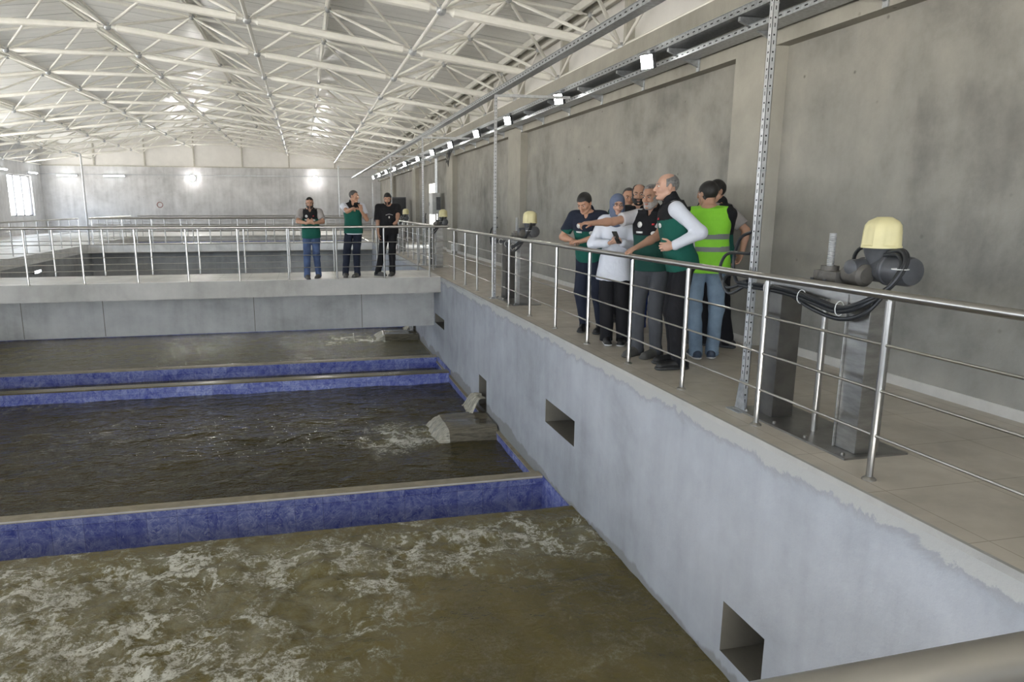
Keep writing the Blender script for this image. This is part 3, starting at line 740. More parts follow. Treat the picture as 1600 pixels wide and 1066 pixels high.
# ================================================================== ACTUATORS
def actuator(label, y, x=3.42, full=True):
    r = empty('gate_actuator', (x, y, 0)); tag(r, label, 'valve actuator', 'electric gate actuators on the right walkway')
    # base plate
    b_ = MB(); b_.box(-.30, .16, -.52, .64, 0, .012); b_.build('base_plate', 'stainless_sheet', r, smooth=False)
    for q in (-.46, -.12, .2, .52):
        MB().lathe([(.012, .012), (.012, .026), (.006, .03)], (-.26, q, 0), 6).build('anchor_bolt', 'stainless', r)
    # the two folded columns (open towards the wall)
    for q, m_ in ((-.385, 'stainless_sheet'), (.42, 'stainless_dark')):
        c = MB(); a = .085; t_ = .006
        c.box(-a-.1, a-.1, q-a, q-a+t_, .012, .98); c.box(-a-.1, -a-.1+t_, q-a, q+a, .012, .98); c.box(-a-.1, a-.1, q+a-t_, q+a, .012, .98); c.box(a-.1-t_, a-.1, q-a, q+a, .012, .98)
        c.box(-a-.12, -a-.1, q+a-.004, q+a+.004, .012, .98)
        c.build('column', m_, r, smooth=False, bevel=.004)
    f = MB(); f.box(-.19, .0, -.48, .51, .98, 1.01); f.box(-.195, -.185, -.48, .51, .93, 1.01); f.build('cross_beam', 'stainless_sheet', r, smooth=False)
    # spindle
    MB().tube([(-.1, 0, -.02), (-.1, 0, 1.02)], .021, 12).build('shaft', 'stainless', r)
    prof = []; z = 1.02
    while z < 1.34: prof += [(.023, z), (.0195, z+.006)]; z += .012
    MB().lathe(prof, (-.1, 0, 0), 14).build('threaded_spindle', 'zinc_white', r)
    # gearbox
    g = MB(); g.lathe([(.12, 1.01), (.12, 1.03), (.075, 1.04), (.075, 1.09), (.055, 1.10), (.055, 1.13), (.03, 1.13)], (-.1, 0, 0), 20)
    g.box(-.17, -.02, -.14, .06, 1.03, 1.10); g.lathe([(.05, -.30), (.07, -.28), (.07, -.16), (.045, -.12)], (-.08, 0, 1.09), 16, 'y')
    g.build('gearbox', 'cast_brown', r)
    for k_ in range(5):
        a = 2*PI*k_/5; MB().lathe([(.012, 1.03), (.012, 1.05)], (-.1+.1*math.cos(a), .1*math.sin(a), 0), 6).build('flange_bolt', 'cast_grey', r)
    # actuator body: barrel along y plus riser and domed cap
    bd = MB(); cx, cy, cz = .03, -.40, 1.13
    bd.lathe([(.04, -.42), (.078, -.41), (.088, -.385), (.088, -.26), (.096, -.255), (.096, -.235), (.084, -.22), (.084, -.10), (.062, -.06), (.062, -.02)], (cx, -.11, cz), 24, 'y')
    bd.lathe([(.078, 1.13), (.082, 1.20), (.098, 1.25), (.104, 1.268)], (cx, -.265, 0), 24)
    bd.lathe([(.03, -.18), (.055, -.17), (.06, -.09), (.05, 0), (.05, .04)], (cx, -.22, 1.13), 18, 'x')
    bd.build('motor_body', 'cast_grey', r)
    cap = MB(); n = 48; vs = []; fs = []
    prof = [(.122, 1.262), (.122, 1.275), (.116, 1.28), (.112, 1.36), (.106, 1.40), (.088, 1.425), (.06, 1.44), (.045, 1.448), (.03, 1.449), (.001, 1.449)]
    for (rr, z) in prof:
        for k_ in range(n):
            a = 2*PI*k_/n; lobes = (1+.045*min(1, max(-1, 3*math.cos(5*a)))) if 1.276 < z < 1.43 else 1
            vs.append((cx+.92*rr*lobes*math.cos(a), -.265+.92*rr*lobes*math.sin(a), z-.005))
    for i in range(len(prof)-1):
        for k_ in range(n): fs.append((i*n+k_, i*n+(k_+1) % n, (i+1)*n+(k_+1) % n, (i+1)*n+k_))
    cap.add(vs, fs).build('cap', 'actuator_yellow', r)
    # hand wheel seen behind the gearbox
    hw = MB(); hw.tube([(.10, -.06+.09*math.cos(2*PI*k_/20), 1.16+.09*math.sin(2*PI*k_/20)) for k_ in range(21)], .012, 8, caps=False)
    for k_ in range(3):
        a = 2*PI*k_/3; hw.tube([(.10, -.06, 1.16), (.10, -.06+.09*math.cos(a), 1.16+.09*math.sin(a))], .008, 6)
    hw.tube([(.0, -.06, 1.16), (.11, -.06, 1.16)], .014, 8)
    hw.build('hand_wheel', 'cable_black', r)
    # cables: from the body over its end, along the beam to the strut post, hanging loops
    base = [(.0, -.35, 1.235), (-.02, -.47, 1.25), (-.06, -.54, 1.18), (-.13, -.52, 1.05), (-.22, -.46, .96), (-.255, -.30, .90), (-.26, -.05, .93), (-.25, .22, .955), (-.24, .48, .955), (-.25, .62, .95)]
    if full: base += [(-.27, .72, .95)]
    for k_ in range(4):
        rr = random.Random(k_+5); pts = []
        for i, p in enumerate(base):
            d = .018 if 0 < i < len(base)-1 else .012
            pts.append((p[0]+(k_ % 2)*d*1.3-.01, p[1]+(k_-1.5)*.012*(1 if i < 4 else .2), p[2]-(k_//2)*d*1.4-(k_ == 3)*(.045 if 4 <= i <= 6 else 0)))
        MB().tube(catmull(pts, 6), .0135, 10).build('cable', 'cable_black', r)
    loops = [[(-.26, .64, .94), (-.29, .80, .86), (-.29, .90, .93), (-.28, .84, 1.00), (-.26, .62, 1.0)], [(-.26, .64, .96), (-.28, .86, .90), (-.28, .97, 1.02), (-.27, .90, 1.15), (-.26, .62, 1.17)],
             [(-.26, .64, .97), (-.24, .80, .95), (-.24, .86, 1.10), (-.25, .78, 1.27), (-.26, .62, 1.33)]]
    for L in loops: MB().tube(catmull(L, 8), .012, 10).build('cable', 'cable_black', r)
    for (p, ax) in (((-.255, -.30, .895), 0), ((-.255, .05, .925), 0), ((-.245, .42, .945), 0), ((-.07, -.53, 1.15), 1)):
        c = MB(); c.tube([(p[0]+.032*math.cos(2*PI*k_/12), p[1], p[2]+.045*math.sin(2*PI*k_/12)) if ax == 0 else (p[0]+.045*math.cos(2*PI*k_/12), p[1]+.045*math.sin(2*PI*k_/12), p[2]) for k_ in range(13)], .003, 6, caps=False)
        c.build('cable_tie', 'tie_white', r)
actuator('large electric gate actuator with cream cap, nearest on the walkway right of the crowd', 3.97)
actuator('electric gate actuator with cream cap behind the railing left of the crowd', 10.95, x=3.40)
actuator('electric gate actuator with cream cap beyond the bridge corner', 18.1, x=3.40)
actuator('small distant actuator with cream cap right of the man in black', 24.9, x=3.40)
actuator('farthest actuator, its cream cap seen between the men on the bridge', 31.6, x=3.40)

# cabinet and tubes on the right wall
r = empty('electrical_cabinet', (4.62, 25.7, 1.25)); tag(r, 'grey electrical cabinet on the right wall beyond the bridge', 'cabinet')
MB().box(-.12, .14, -.35, .35, 0, .75).build('body', 'cabinet_grey', r, bevel=.01); dr = MB().box(-.128, -.12, -.33, .33, .02, .73).build('door', 'cabinet_grey', r); MB().box(-.14, -.128, .26, .29, .3, .42).build('handle', 'cast_grey', dr)
for q in (-.15, 0, .15): MB().tube([(.08, q, .75), (.08, q, 1.95)], .02, 6).build('conduit', 'galvanized', r)
MB().box(.0, .14, -.5, -.4, .15, .6).build('socket_panel', 'cast_grey', r)
r = empty('loose_cables', (4.4, 22.5, 3.2)); tag(r, 'tangle of thin cables hanging from the wall tray above the cabinet', 'cables')
for k_ in range(7):
    MB().tube(catmull([(.15, -.5+.12*k_, .05), (.1, -.2+.1*k_, -.2-.05*(k_ % 3)), (.12, .1+.05*k_, -.45+.04*k_), (.2, .4, -.25), (.3, .5+.1*k_, .05)], 6), .008, 6).build('cable', 'cable_black', r)
r = empty('socket_box', (4.70, 22.4, .0)); tag(r, 'small white socket box on the skirting before the third pilaster', 'box')
MB().box(-.1, .06, -.16, .16, 0.12, .34).build('box', 'tie_white', r, bevel=.01); MB().box(-.106, -.1, -.1, .1, .16, .3).build('cover', 'cabinet_grey', r)
MB().tube([(0, 0, 0), (0, 0, .12)], .02, 6).build('stand', 'cabinet_grey', r)
r = empty('dark_cabinet', (4.3, 33.5, 0)); tag(r, 'dark tall cabinet standing on the walkway behind the man in black', 'cabinet')
MB().box(-.35, .35, -.3, .3, 0, 1.95).build('body', 'cast_grey', r, bevel=.01); MB().box(-.33, .33, -.31, -.3, .1, 1.9).build('door', 'cable_black', r)
# ================================================================== PEOPLE
def V(*a): return np.array(a, float)
def rotz(a): c, s = math.cos(a), math.sin(a); return np.array([[c, -s, 0], [s, c, 0], [0, 0, 1.]])
def rotx(a): c, s = math.cos(a), math.sin(a); return np.array([[1., 0, 0], [0, c, -s], [0, s, c]])
def roty(a): c, s = math.cos(a), math.sin(a); return np.array([[c, 0, s], [0, 1., 0], [-s, 0, c]])
def unit(v): return v/max(1e-9, np.linalg.norm(v))
D2R = PI/180

class Field:
    """signed distance grid built from blended primitives, meshed with surface nets"""
    def __init__(s, h): s.h = h; s.p = []
    def cone(s, a, b, ra, rb, k=.02, flat=None): s.p.append(('c', np.array(a, float), np.array(b, float), ra, rb, k, flat)); return s
    def ell(s, c, r, R=np.eye(3), k=.02, sub=False): s.p.append(('e' if not sub else 'x', np.array(c, float), np.array(r, float), R, k)); return s
    def loft(s, o, R, secs, k=.02, off=0, z0=None, z1=None): s.p.append(('l', np.array(o, float), R, np.array(secs, float), k, off, z0, z1)); return s
    def cut(s, fn, k=.006): s.p.append(('f', fn, k)); return s
    def bounds(s, p):
        if p[0] == 'c': r = max(p[3], p[4]); return np.minimum(p[1], p[2])-r, np.maximum(p[1], p[2])+r
        if p[0] in 'ex': r = p[2].max(); return p[1]-r, p[1]+r
        if p[0] == 'l':
            S_ = p[3]; w = S_[:, 1].max()+p[5]+.02; d = S_[:, 2].max()+abs(S_[:, 3]).max()+p[5]+.02
            z = S_[:, 0]; c = np.array([[sx*w, sy*d, zz] for sx in (-1, 1) for sy in (-1, 1) for zz in (z.min()-.03, z.max()+.03)])
            c = c@p[2].T+p[1]; return c.min(0), c.max(0)
    def run(s, wr=None):
        h = s.h; bs = [s.bounds(p) for p in s.p if p[0] not in 'xf']
        lo = np.min([b[0] for b in bs], 0)-4*h; hi = np.max([b[1] for b in bs], 0)+4*h
        n = np.ceil((hi-lo)/h).astype(int)+1
        F = np.full(n, .2, np.float32)
        ax = [lo[i]+h*np.arange(n[i]) for i in range(3)]
        for p in s.p:
            if p[0] == 'f':
                X, Y, Z = np.meshgrid(*ax, indexing='ij', sparse=True)
                d = p[1](X, Y, Z); F = np.maximum(F, d.astype(np.float32)) ; continue
            k = p[-1] if p[0] in 'ex' else (p[5] if p[0] == 'c' else p[4])
            a, b = s.bounds(p); m = k+3*h
            i0 = np.clip(np.floor((a-m-lo)/h).astype(int), 0, n); i1 = np.clip(np.ceil((b+m-lo)/h).astype(int)+1, 0, n)
            if (i1 <= i0).any(): continue
            sl = tuple(slice(u, v) for u, v in zip(i0, i1))
            X, Y, Z = np.meshgrid(*[ax[i][sl[i]] for i in range(3)], indexing='ij')
            P = np.stack([X, Y, Z], -1)
            if p[0] == 'c':
                _, A, B, ra, rb, k, flat = p; ba = B-A; L2 = ba@ba
                t_ = np.clip(((P-A)@ba)/L2, 0, 1)
                q = P-A-t_[..., None]*ba
                if flat is not None:       # squash across one axis
                    q = q+np.outer((q@flat[0]).ravel(), flat[0]).reshape(q.shape)*(flat[1]-1)
                d = np.sqrt((q*q).sum(-1))-(ra+(rb-ra)*t_)
            elif p[0] in 'ex':
                q = (P-p[1])@p[3]/p[2]; l = np.sqrt((q*q).sum(-1)); g = np.sqrt(((q/p[2])**2).sum(-1))+1e-9
                d = l*(l-1)/g
            else:
                _, O, R, S_, k, off, z0, z1 = p; q = (P-O)@R; z = q[..., 2]
                w = np.interp(z, S_[:, 0], S_[:, 1])+off; dd = np.interp(z, S_[:, 0], S_[:, 2])+off; c = np.interp(z, S_[:, 0], S_[:, 3])
                e = 2.35
                l = ((np.abs(q[..., 0]/w))**e+(np.abs((q[..., 1]-c)/dd))**e)**(1/e); d = (l-1)*np.minimum(w, dd)
                zt = S_[-1, 0] if z1 is None else z1; zb = S_[0, 0] if z0 is None else z0
                d = np.maximum(d, np.maximum(z-zt, zb-z))
            G = F[sl]; d = d.astype(np.float32)
            if p[0] == 'x':
                d = -d; hh = np.clip(.5+.5*(d-G)/k, 0, 1); F[sl] = G*(1-hh)+d*hh+k*hh*(1-hh)
            else:
                hh = np.clip(.5+.5*(G-d)/k, 0, 1); F[sl] = G*(1-hh)+d*hh-k*hh*(1-hh)
        if wr:
            X, Y, Z = np.meshgrid(*ax, indexing='ij', sparse=True); F = F+wr(X, Y, Z).astype(np.float32)
        for i in range(3):       # keep it closed
            q = [slice(None)]*3
            q[i] = 0; F[tuple(q)] = .1; q[i] = -1; F[tuple(q)] = .1
        return s.nets(F, lo, h)
    @staticmethod
    def nets(F, lo, h):
        sg = F < 0
        cnt = sum(sg[i:i-1 or None, j:j-1 or None, k:k-1 or None].astype(np.int8) for i in (0, 1) for j in (0, 1) for k in (0, 1))
        act = (cnt > 0) & (cnt < 8); I, J, K = np.nonzero(act)
        idx = np.full(act.shape, -1, np.int32); idx[I, J, K] = np.arange(len(I))
        pos = np.zeros((len(I), 3)); c = np.zeros(len(I))
        cor = [(i, j, k) for i in (0, 1) for j in (0, 1) for k in (0, 1)]
        for a in range(8):
            for b in range(a+1, 8):
                ca, cb = np.array(cor[a]), np.array(cor[b])
                if abs(ca-cb).sum() != 1: continue
                fa = F[I+ca[0], J+ca[1], K+ca[2]]; fb = F[I+cb[0], J+cb[1], K+cb[2]]
                m = (fa < 0) != (fb < 0); t_ = np.where(m, fa/np.where(m, fa-fb, 1), 0)
                pos[m] += ca+(cb-ca)*t_[m][:, None]; c[m] += 1
        pos = (pos/c[:, None]+np.stack([I, J, K], -1))*h+lo
        faces = []
        for axis in range(3):
            a = [slice(None)]*3; b = [slice(None)]*3; a[axis] = slice(0, -1); b[axis] = slice(1, None)
            sa, sb = sg[tuple(a)], sg[tuple(b)]
            o1, o2 = [q for q in range(3) if q != axis]
            E_ = np.nonzero(sa != sb); e = np.stack(E_, -1)
            e = e[(e[:, o1] > 0) & (e[:, o2] > 0) & (e[:, o1] < idx.shape[o1]) & (e[:, o2] < idx.shape[o2])]
            def g(d1, d2):
                q = e.copy(); q[:, o1] -= d1; q[:, o2] -= d2; return idx[q[:, 0], q[:, 1], q[:, 2]]
            f = np.stack([g(0, 0), g(1, 0), g(1, 1), g(0, 1)], -1)
            fl = sa[e[:, 0], e[:, 1], e[:, 2]]
            if axis == 1: fl = ~fl
            f[~fl] = f[~fl][:, ::-1]; faces.append(f)
        f = np.concatenate(faces); f = f[(f >= 0).all(1)]
        return pos, f

def mesh_np(name, v, f, mats, parent, off, matfn=None, smooth_it=1):
    if smooth_it and len(v):
        for _ in range(smooth_it):
            acc = np.zeros_like(v); c = np.zeros(len(v))
            for a, b in ((0, 1), (1, 2), (2, 3), (3, 0)):
                np.add.at(acc, f[:, a], v[f[:, b]]); np.add.at(c, f[:, a], 1); np.add.at(acc, f[:, b], v[f[:, a]]); np.add.at(c, f[:, b], 1)
            v = v*.5+.5*acc/np.maximum(c, 1)[:, None]
    me = bpy.data.meshes.new(name); w_ = v-np.array(off)
    me.vertices.add(len(w_)); me.vertices.foreach_set('co', w_.ravel().astype(np.float32))
    me.loops.add(f.size); me.loops.foreach_set('vertex_index', f.ravel().astype(np.int32))
    me.polygons.add(len(f)); me.polygons.foreach_set('loop_start', np.arange(0, f.size, 4, dtype=np.int32))
    me.update(calc_edges=True); me.validate()
    for m in (mats if isinstance(mats, (list, tuple)) else [mats]): me.materials.append(M[m])
    if matfn is not None:
        fc = v[f].mean(1); me.polygons.foreach_set('material_index', matfn(fc).astype(np.int32)[:len(me.polygons)])
    me.shade_smooth()
    o = bpy.data.objects.new(name, me); COL.objects.link(o); o.parent = parent; return o

def cloth(key, c, rough=.85, var=.10):
    t = NT(key); v = t.mapping()
    t.col(t.ramp(t.noise(v, 5, 4, .6), [(.3, tuple(x*(1-var) for x in c)), (.7, tuple(min(1, x*(1+var)) for x in c))])); t.rough(rough, 0, .3)
    h = t.math('ADD', t.noise(t.mapping((1, 1, .6)), 14, 4, .6, .8), t.math('MULTIPLY', t.noise(v, 300, 2), .12)); t.bump(h, .5, .012); M[key] = t.m
def skin(key, c):
    t = NT(key); v = t.mapping()
    t.col(t.ramp(t.noise(v, 22, 4, .6), [(.3, tuple(x*y for x, y in zip(c, (.92, .86, .84)))), (.7, c)])); t.rough(.5, 0, .4)
    t.b.inputs['Subsurface Weight'].default_value = .06; t.b.inputs['Subsurface Radius'].default_value = (.01, .004, .002); M[key] = t.m
skin('skin_warm', (.44, .25, .165)); skin('skin_tan', (.40, .235, .16)); skin('skin_light', (.52, .32, .235))
cloth('cloth_navy', (.012, .016, .030)); cloth('cloth_green', (.008, .085, .062)); cloth('cloth_green_dark', (.008, .050, .038)); cloth('cloth_black', (.008, .008, .010))
cloth('cloth_white', (.60, .62, .68), var=.05); cloth('cloth_pale', (.42, .41, .42)); cloth('cloth_grey_tee', (.30, .28, .27)); cloth('cloth_hivis', (.22, .56, .035), .7)
cloth('cloth_reflective', (.16, .17, .17), .45); cloth('denim_light', (.16, .22, .29), var=.25); cloth('denim_blue', (.055, .085, .17), var=.3); cloth('trouser_grey', (.055, .058, .065)); cloth('hijab_blue', (.115, .14, .21))
cloth('cloth_blue', (.02, .05, .22))
simple('hair_black', (.010, .009, .008), .6, var=.4, scale=60, bump=.5, bscale=120); simple('hair_grey', (.16, .155, .15), .6, var=.5, scale=60, bump=.5, bscale=120)
simple('hair_dark_grey', (.055, .05, .047), .6, var=.4, scale=60, bump=.5, bscale=120); simple('beard_grey', (.30, .28, .265), .7, var=.3, scale=60, bump=.4, bscale=140)
simple('lip', (.33, .12, .10), .45); simple('eye_white', (.55, .53, .50), .25); simple('eye_dark', (.012, .008, .006), .15)
simple('shoe_black', (.010, .010, .011), .4, bump=.2); simple('shoe_grey', (.075, .072, .065), .7, var=.2); simple('shoe_blue', (.03, .045, .075), .6, var=.5, scale=20); simple('sole_white', (.50, .50, .49), .6); simple('sole_dark', (.05, .05, .05), .7)
simple('badge_white', (.62, .62, .60), .6, var=.1, scale=120); simple('badge_red', (.45, .02, .03), .6); simple('lens_dark', (.01, .01, .012), .1); simple('phone', (.02, .02, .025), .15)

SECS = [(-.10, .10, .09, -.012), (-.05, .155, .112, -.015), (.03, .170, .122, -.008), (.12, .155, .112, .006), (.22, .150, .108, .010), (.33, .168, .116, .008), (.41, .178, .118, .0), (.47, .165, .100, -.006), (.52, .115, .075, -.012), (.56, .062, .058, -.012)]
def ik(A, T, l1, l2, pole):
    d = T-A; L = np.linalg.norm(d); Lm = (l1+l2)*.998
    if L > Lm: T = A+d/L*Lm; L = Lm; d = T-A
    u = d/L; x = (l1*l1-l2*l2+L*L)/(2*L); h = math.sqrt(max(0, l1*l1-x*x))
    p = pole-u*(pole@u); p = unit(p); return A+u*x+p*h, T

def wrinkle(amp, seed=0, fz=1.0):
    rs = np.random.RandomState(seed); W = [(rs.uniform(-1, 1, 3)*V(26, 26, 34*fz), rs.uniform(0, 6.28), rs.uniform(.5, 1)) for _ in range(5)]
    def f(X, Y, Z):
        s_ = 0
        for k_, ph, a in W: s_ = s_+a*np.sin(k_[0]*X+k_[1]*Y+k_[2]*Z+ph+1.3*np.sin(11*X+9*Z+ph))
        return amp*s_/2.2
    return f

def hand_prims(F, W, f, n, side, curl, s, thumb=1, point=False):
    """W wrist, f finger direction, n palm-facing normal, side towards the thumb"""
    f = unit(f); n = unit(n-f*(n@f)); side = unit(side-f*(side@f)-n*(side@n))
    R = np.stack([side, f, n], 1)
    F.ell(W+f*.050*s, V(.040, .054, .0165)*s, R, k=.014)
    F.cone(W-f*.01*s, W+f*.03*s, .024*s, .026*s, .015, (n, 1.35))
    lens = (.074, .082, .077, .060); xs = (.031, .0105, -.0105, -.0305)
    for i in range(4):
        c = 0 if (point and i == 0) else curl+(.10*i if not point else .25)
        if point and i > 0: c = 1.25
        spread = (xs[i]/.031)*.10
        d0 = unit(f+side*spread); p = W+f*(.092-(.006 if i in (0, 3) else 0))*s+side*xs[i]*s
        a = c*.55; L = lens[i]*s
        def rot(d, ang): return unit(d*math.cos(ang)+n*math.sin(ang))
        d1 = rot(d0, a); q1 = p+d1*L*.45; d2 = unit(rot(d0, a+c*.8)); q2 = q1+d2*L*.32; d3 = unit(rot(d0, a+c*1.35)); q3 = q2+d3*L*.23
        F.cone(p-d0*.02*s, q1, .0093*s, .0084*s, .004).cone(q1, q2, .0084*s, .0078*s, .003).cone(q2, q3, .0078*s, .0068*s, .003)
    p = W+f*.025*s+side*.030*s+n*.004*s; d = unit(f*.62+side*.62*thumb+n*.25); q1 = p+d*.042*s; d = unit(f*.85+side*.30*thumb+n*.45); q2 = q1+d*.034*s
    F.cone(p, q1, .0125*s, .0098*s, .008).cone(q1, q2, .0098*s, .0080*s, .003)

def person(sp):
    base = V(*sp['pos'], 0); s = sp.get('h', 1.75)/1.75; hh = sp.get('vox', .0058)
    root = empty('person', tuple(base)); tag(root, sp['label'], 'person', sp.get('group'))
    yaw = sp['yaw']*D2R; fat = sp.get('fat', 0)
    Rp = rotz(yaw)
    pel = base+V(*sp.get('pel', (0, 0)), 0)+V(0, 0, sp.get('pz', .955)*s)
    Rt = rotz(yaw+sp.get('twist', 0)*D2R)@roty(sp.get('side', 0)*D2R)@rotx(-sp.get('lean', 2)*D2R)
    T = lambda p: pel+Rt@(V(*p)*s)
    secs = [(z*s, (w+fat*.5*math.exp(-((z-.12)/.16)**2))*s, (d+fat*math.exp(-((z-.14)/.15)**2))*s, (c+fat*.4*math.exp(-((z-.14)/.15)**2))*s) for z, w, d, c in SECS]
    slim = sp.get('slim', 1)
    secs = [(z, w*slim, d*slim, c) for z, w, d, c in secs]
    shw = sp.get('shw', .185)
    sh = {1: T((shw, -.008, .472)), -1: T((-shw, -.008, .472))}
    neck0, neck1 = T((0, -.010, .52)), None
    hy, hp, hr = sp.get('head', (0, 0, 0)); Rh = rotz(yaw+hy*D2R)@rotx(-hp*D2R)@roty(hr*D2R)
    hc = T((0, .012, .545))+Rh@V(0, .022, .125)*s+V(*sp.get('hoff', (0, 0, 0)))
    HT = lambda p: hc+Rh@(V(*p)*s)
    F = Field(hh)
    F.loft(pel, Rt, secs, .03)
    F.cone(T((0, -.012, .50)), HT((0, -.018, -.055)), .060*s*slim, .056*s, .03)
    joints = {}
    for q in (1, -1):
        F.cone(T((q*.06, -.01, .475)), sh[q], .060*s, .050*s*slim, .04)
        hip = pel+Rt@V(q*.088, -.005, -.03)*s
        ft = sp['feet'][0 if q == -1 else 1]   # (x, y, yaw)
        ank = base+V(ft[0], ft[1], 0)+V(0, 0, .085*s)
        fd = rotz((sp['yaw']+ft[2])*D2R)@V(0, 1, 0)
        knee, ank = ik(hip, ank, .435*s, .425*s, fd+Rp@V(q*.15, 0, 0))
        F.cone(hip, knee, .083*s*slim, .055*s, .03).cone(knee, ank, .052*s, .036*s, .02)
        F.cone(ank, ank+fd*.10*s-V(0, 0, .045*s), .036*s, .028*s, .02)
        arm = sp['arms'][0 if q == -1 else 1]
        wt = V(*arm['w']) if arm.get('abs') else base+V(*arm['w'])
        el, wr = ik(sh[q], wt, .285*s, .255*s, V(*arm.get('pole', tuple(Rp@V(q*.5, -1, -.6)))))
        F.cone(sh[q], el, .050*s*slim, .040*s*slim, .025).cone(el, el+(wr-el)*.35, .041*s*slim, .041*s*slim, .02).cone(el+(wr-el)*.3, wr, .041*s*slim, .026*s, .02)
        fdir = unit(V(*arm['f'])) if 'f' in arm else unit(wr-el)
        nn = V(*arm['n']) if 'n' in arm else Rp@V(-q, 0, 0)
        sd = V(*arm['t']) if 't' in arm else Rp@V(0, 1, 0)
        hand_prims(F, wr, fdir, nn, sd, arm.get('curl', .5), s*sp.get('hs', 1.0), point=arm.get('point', False))
        joints[q] = (hip, knee, ank, fd, el, wr)
    def head(F, g=0.0, ears=True, nose=True):
        F.ell(HT((0, -.012, .030)), V(.073+g, .094+g, .086+g)*s, Rh, .02)
        F.ell(HT((0, .022, -.022)), V(.060+g, .068+g, .078+g)*s, Rh, .02)
        F.ell(HT((0, .052, -.088)), V(.030+g, .030+g, .023+g)*s, Rh, .028)
        for q in (1, -1): F.cone(HT((q*.052, .0, -.052)), HT((q*.022, .055, -.090)), (.020+g)*s, (.018+g)*s, .02)
        if nose:
            F.ell(HT((0, .078, .030)), V(.050, .016, .011)*s, Rh, .014)
            for q in (1, -1):
                F.ell(HT((q*.031, .093, .010)), V(.015, .012, .011)*s, Rh, .012, sub=True)
                F.ell(HT((q*.036, .064, -.022)), V(.022, .022, .020)*s, Rh, .02)
            F.cone(HT((0, .086, .018)), HT((0, .111, -.022)), .0085*s, .0125*s, .010)
            for q in (1, -1): F.ell(HT((q*.012, .098, -.027)), V(.009, .010, .008)*s, Rh, .006)
            F.ell(HT((0, .089, -.052)), V(.024, .012, .0065)*s, Rh, .006); F.ell(HT((0, .087, -.062)), V(.020, .012, .0075)*s, Rh, .006)
            F.ell(HT((0, .080, -.092)), V(.022, .014, .014)*s, Rh, .014)
        if ears:
            for q in (1, -1):
                F.ell(HT((q*.077, -.008, -.002)), V(.009, .020, .032)*s, Rh@rotz(-q*.35)@rotx(.15), .008)
                F.ell(HT((q*.086, -.002, .002)), V(.006, .010, .018)*s, Rh@rotz(-q*.35), .004, sub=True)
    hj = sp.get('hijab')
    head(F, ears=not hj)
    v, f = F.run(); mesh_np('body', v, f, sp.get('skin', 'skin_warm'), root, base, smooth_it=1)
    hloc = lambda fc: ((fc-hc)@Rh)/s
    # eyes, brows, lips
    if not sp.get('noface'):
        for q in (1, -1):
            e = Field(.0022); e.ell(HT((q*.031, .0795, .010)), V(.0125, .0125, .0125)*s, Rh, .001); v, f = e.run()
            mesh_np('eye', v, f, ['eye_white', 'eye_dark', sp.get('skin', 'skin_warm')], root, base, lambda fc: np.where(hloc(fc)[:, 2] > .0145, 2, np.where(hloc(fc)[:, 2] < .0045, 2, np.where(abs(hloc(fc)[:, 0]-q*.031) < .0052, 1, 0))))
            e = Field(.0025); e.cone(HT((q*.013, .0955, .0275)), HT((q*.034, .0915, .034)), .0036*s, .0034*s, .003).cone(HT((q*.034, .0915, .034)), HT((q*.052, .078, .029)), .0034*s, .002*s, .003); v, f = e.run()
            mesh_np('eyebrow', v, f, sp.get('brow', 'hair_black'), root, base)
        e = Field(.0025); e.ell(HT((0, .0925, -.0520)), V(.021, .0085, .0042)*s, Rh, .002); e.ell(HT((0, .0910, -.0610)), V(.018, .0085, .0050)*s, Rh, .002); v, f = e.run(); mesh_np('lips', v, f, 'lip', root, base)
    # hair / beard: shells grown from the head form
    if sp.get('hair'):
        kind, g, mt = sp['hair']; e = Field(.0048); head(e, g, False, False)
        def hair_cut(X, Y, Z):
            P = np.stack(np.broadcast_arrays(X, Y, Z), -1); q = ((P-hc)@Rh)/s; x, y, z = q[..., 0], q[..., 1], q[..., 2]
            if kind == 'short': line = .062-.105*np.clip((.055-y)/.075, 0, 1)-.06*np.clip((-.02-y)/.03, 0, 1)
            elif kind == 'receding': line = .090-.10*np.clip((.03-y)/.06, 0, 1)-.07*np.clip((-.02-y)/.03, 0, 1)
            elif kind == 'bald': line = np.where(y > .0, .3, .108-.8*np.clip(-y, 0, .035))-.20*np.clip((-.03-y)/.06, 0, 1)+.0*x; line = np.where((abs(x) > .058) & (y < .025) & (y > -.06), np.maximum(-.0, line*0-.0), line); 
            elif kind == 'cropped': line = .078-.11*np.clip((.045-y)/.075, 0, 1)-.05*np.clip((-.02-y)/.03, 0, 1)
            ear = .021-np.sqrt((y+.008)**2+(z+.004)**2)   # keep clear of the ears
            if kind == 'bald':
                crown = .062-np.sqrt(x**2+(y-.0)**2)       # bare crown
                d = np.maximum(line-z, np.where(z > .05, crown, -1))
            else: d = line-z
            d = np.maximum(d, np.where(abs(x) > .05, ear, -1)); d = np.maximum(d, -z-.085)
            return d*s
        e.cut(hair_cut); v, f = e.run(wrinkle(.0016, 3, 3)); mesh_np('hair', v, f, mt, root, base)
    if sp.get('beard'):
        g, mt = sp['beard']; e = Field(.0042); head(e, g, False, False)
        e.ell(HT((0, .092, -.040)), V(.026, .010, .0065)*s, Rh, .006)
        def bcut(X, Y, Z):
            P = np.stack(np.broadcast_arrays(X, Y, Z), -1); q = ((P-hc)@Rh)/s; x, y, z = q[..., 0], q[..., 1], q[..., 2]
            top = -.040+.055*np.clip((abs(x)-.036)/.03, 0, 1)
            d = np.maximum(z-top, .0-y); mouth = .0085-np.sqrt((x/2.2)**2+(z+.057)**2)
            d = np.maximum(d, np.where(y > .05, mouth, -1)); return d*s
        e.cut(bcut); v, f = e.run(wrinkle(.0012, 5, 3)); mesh_np('beard', v, f, mt, root, base)
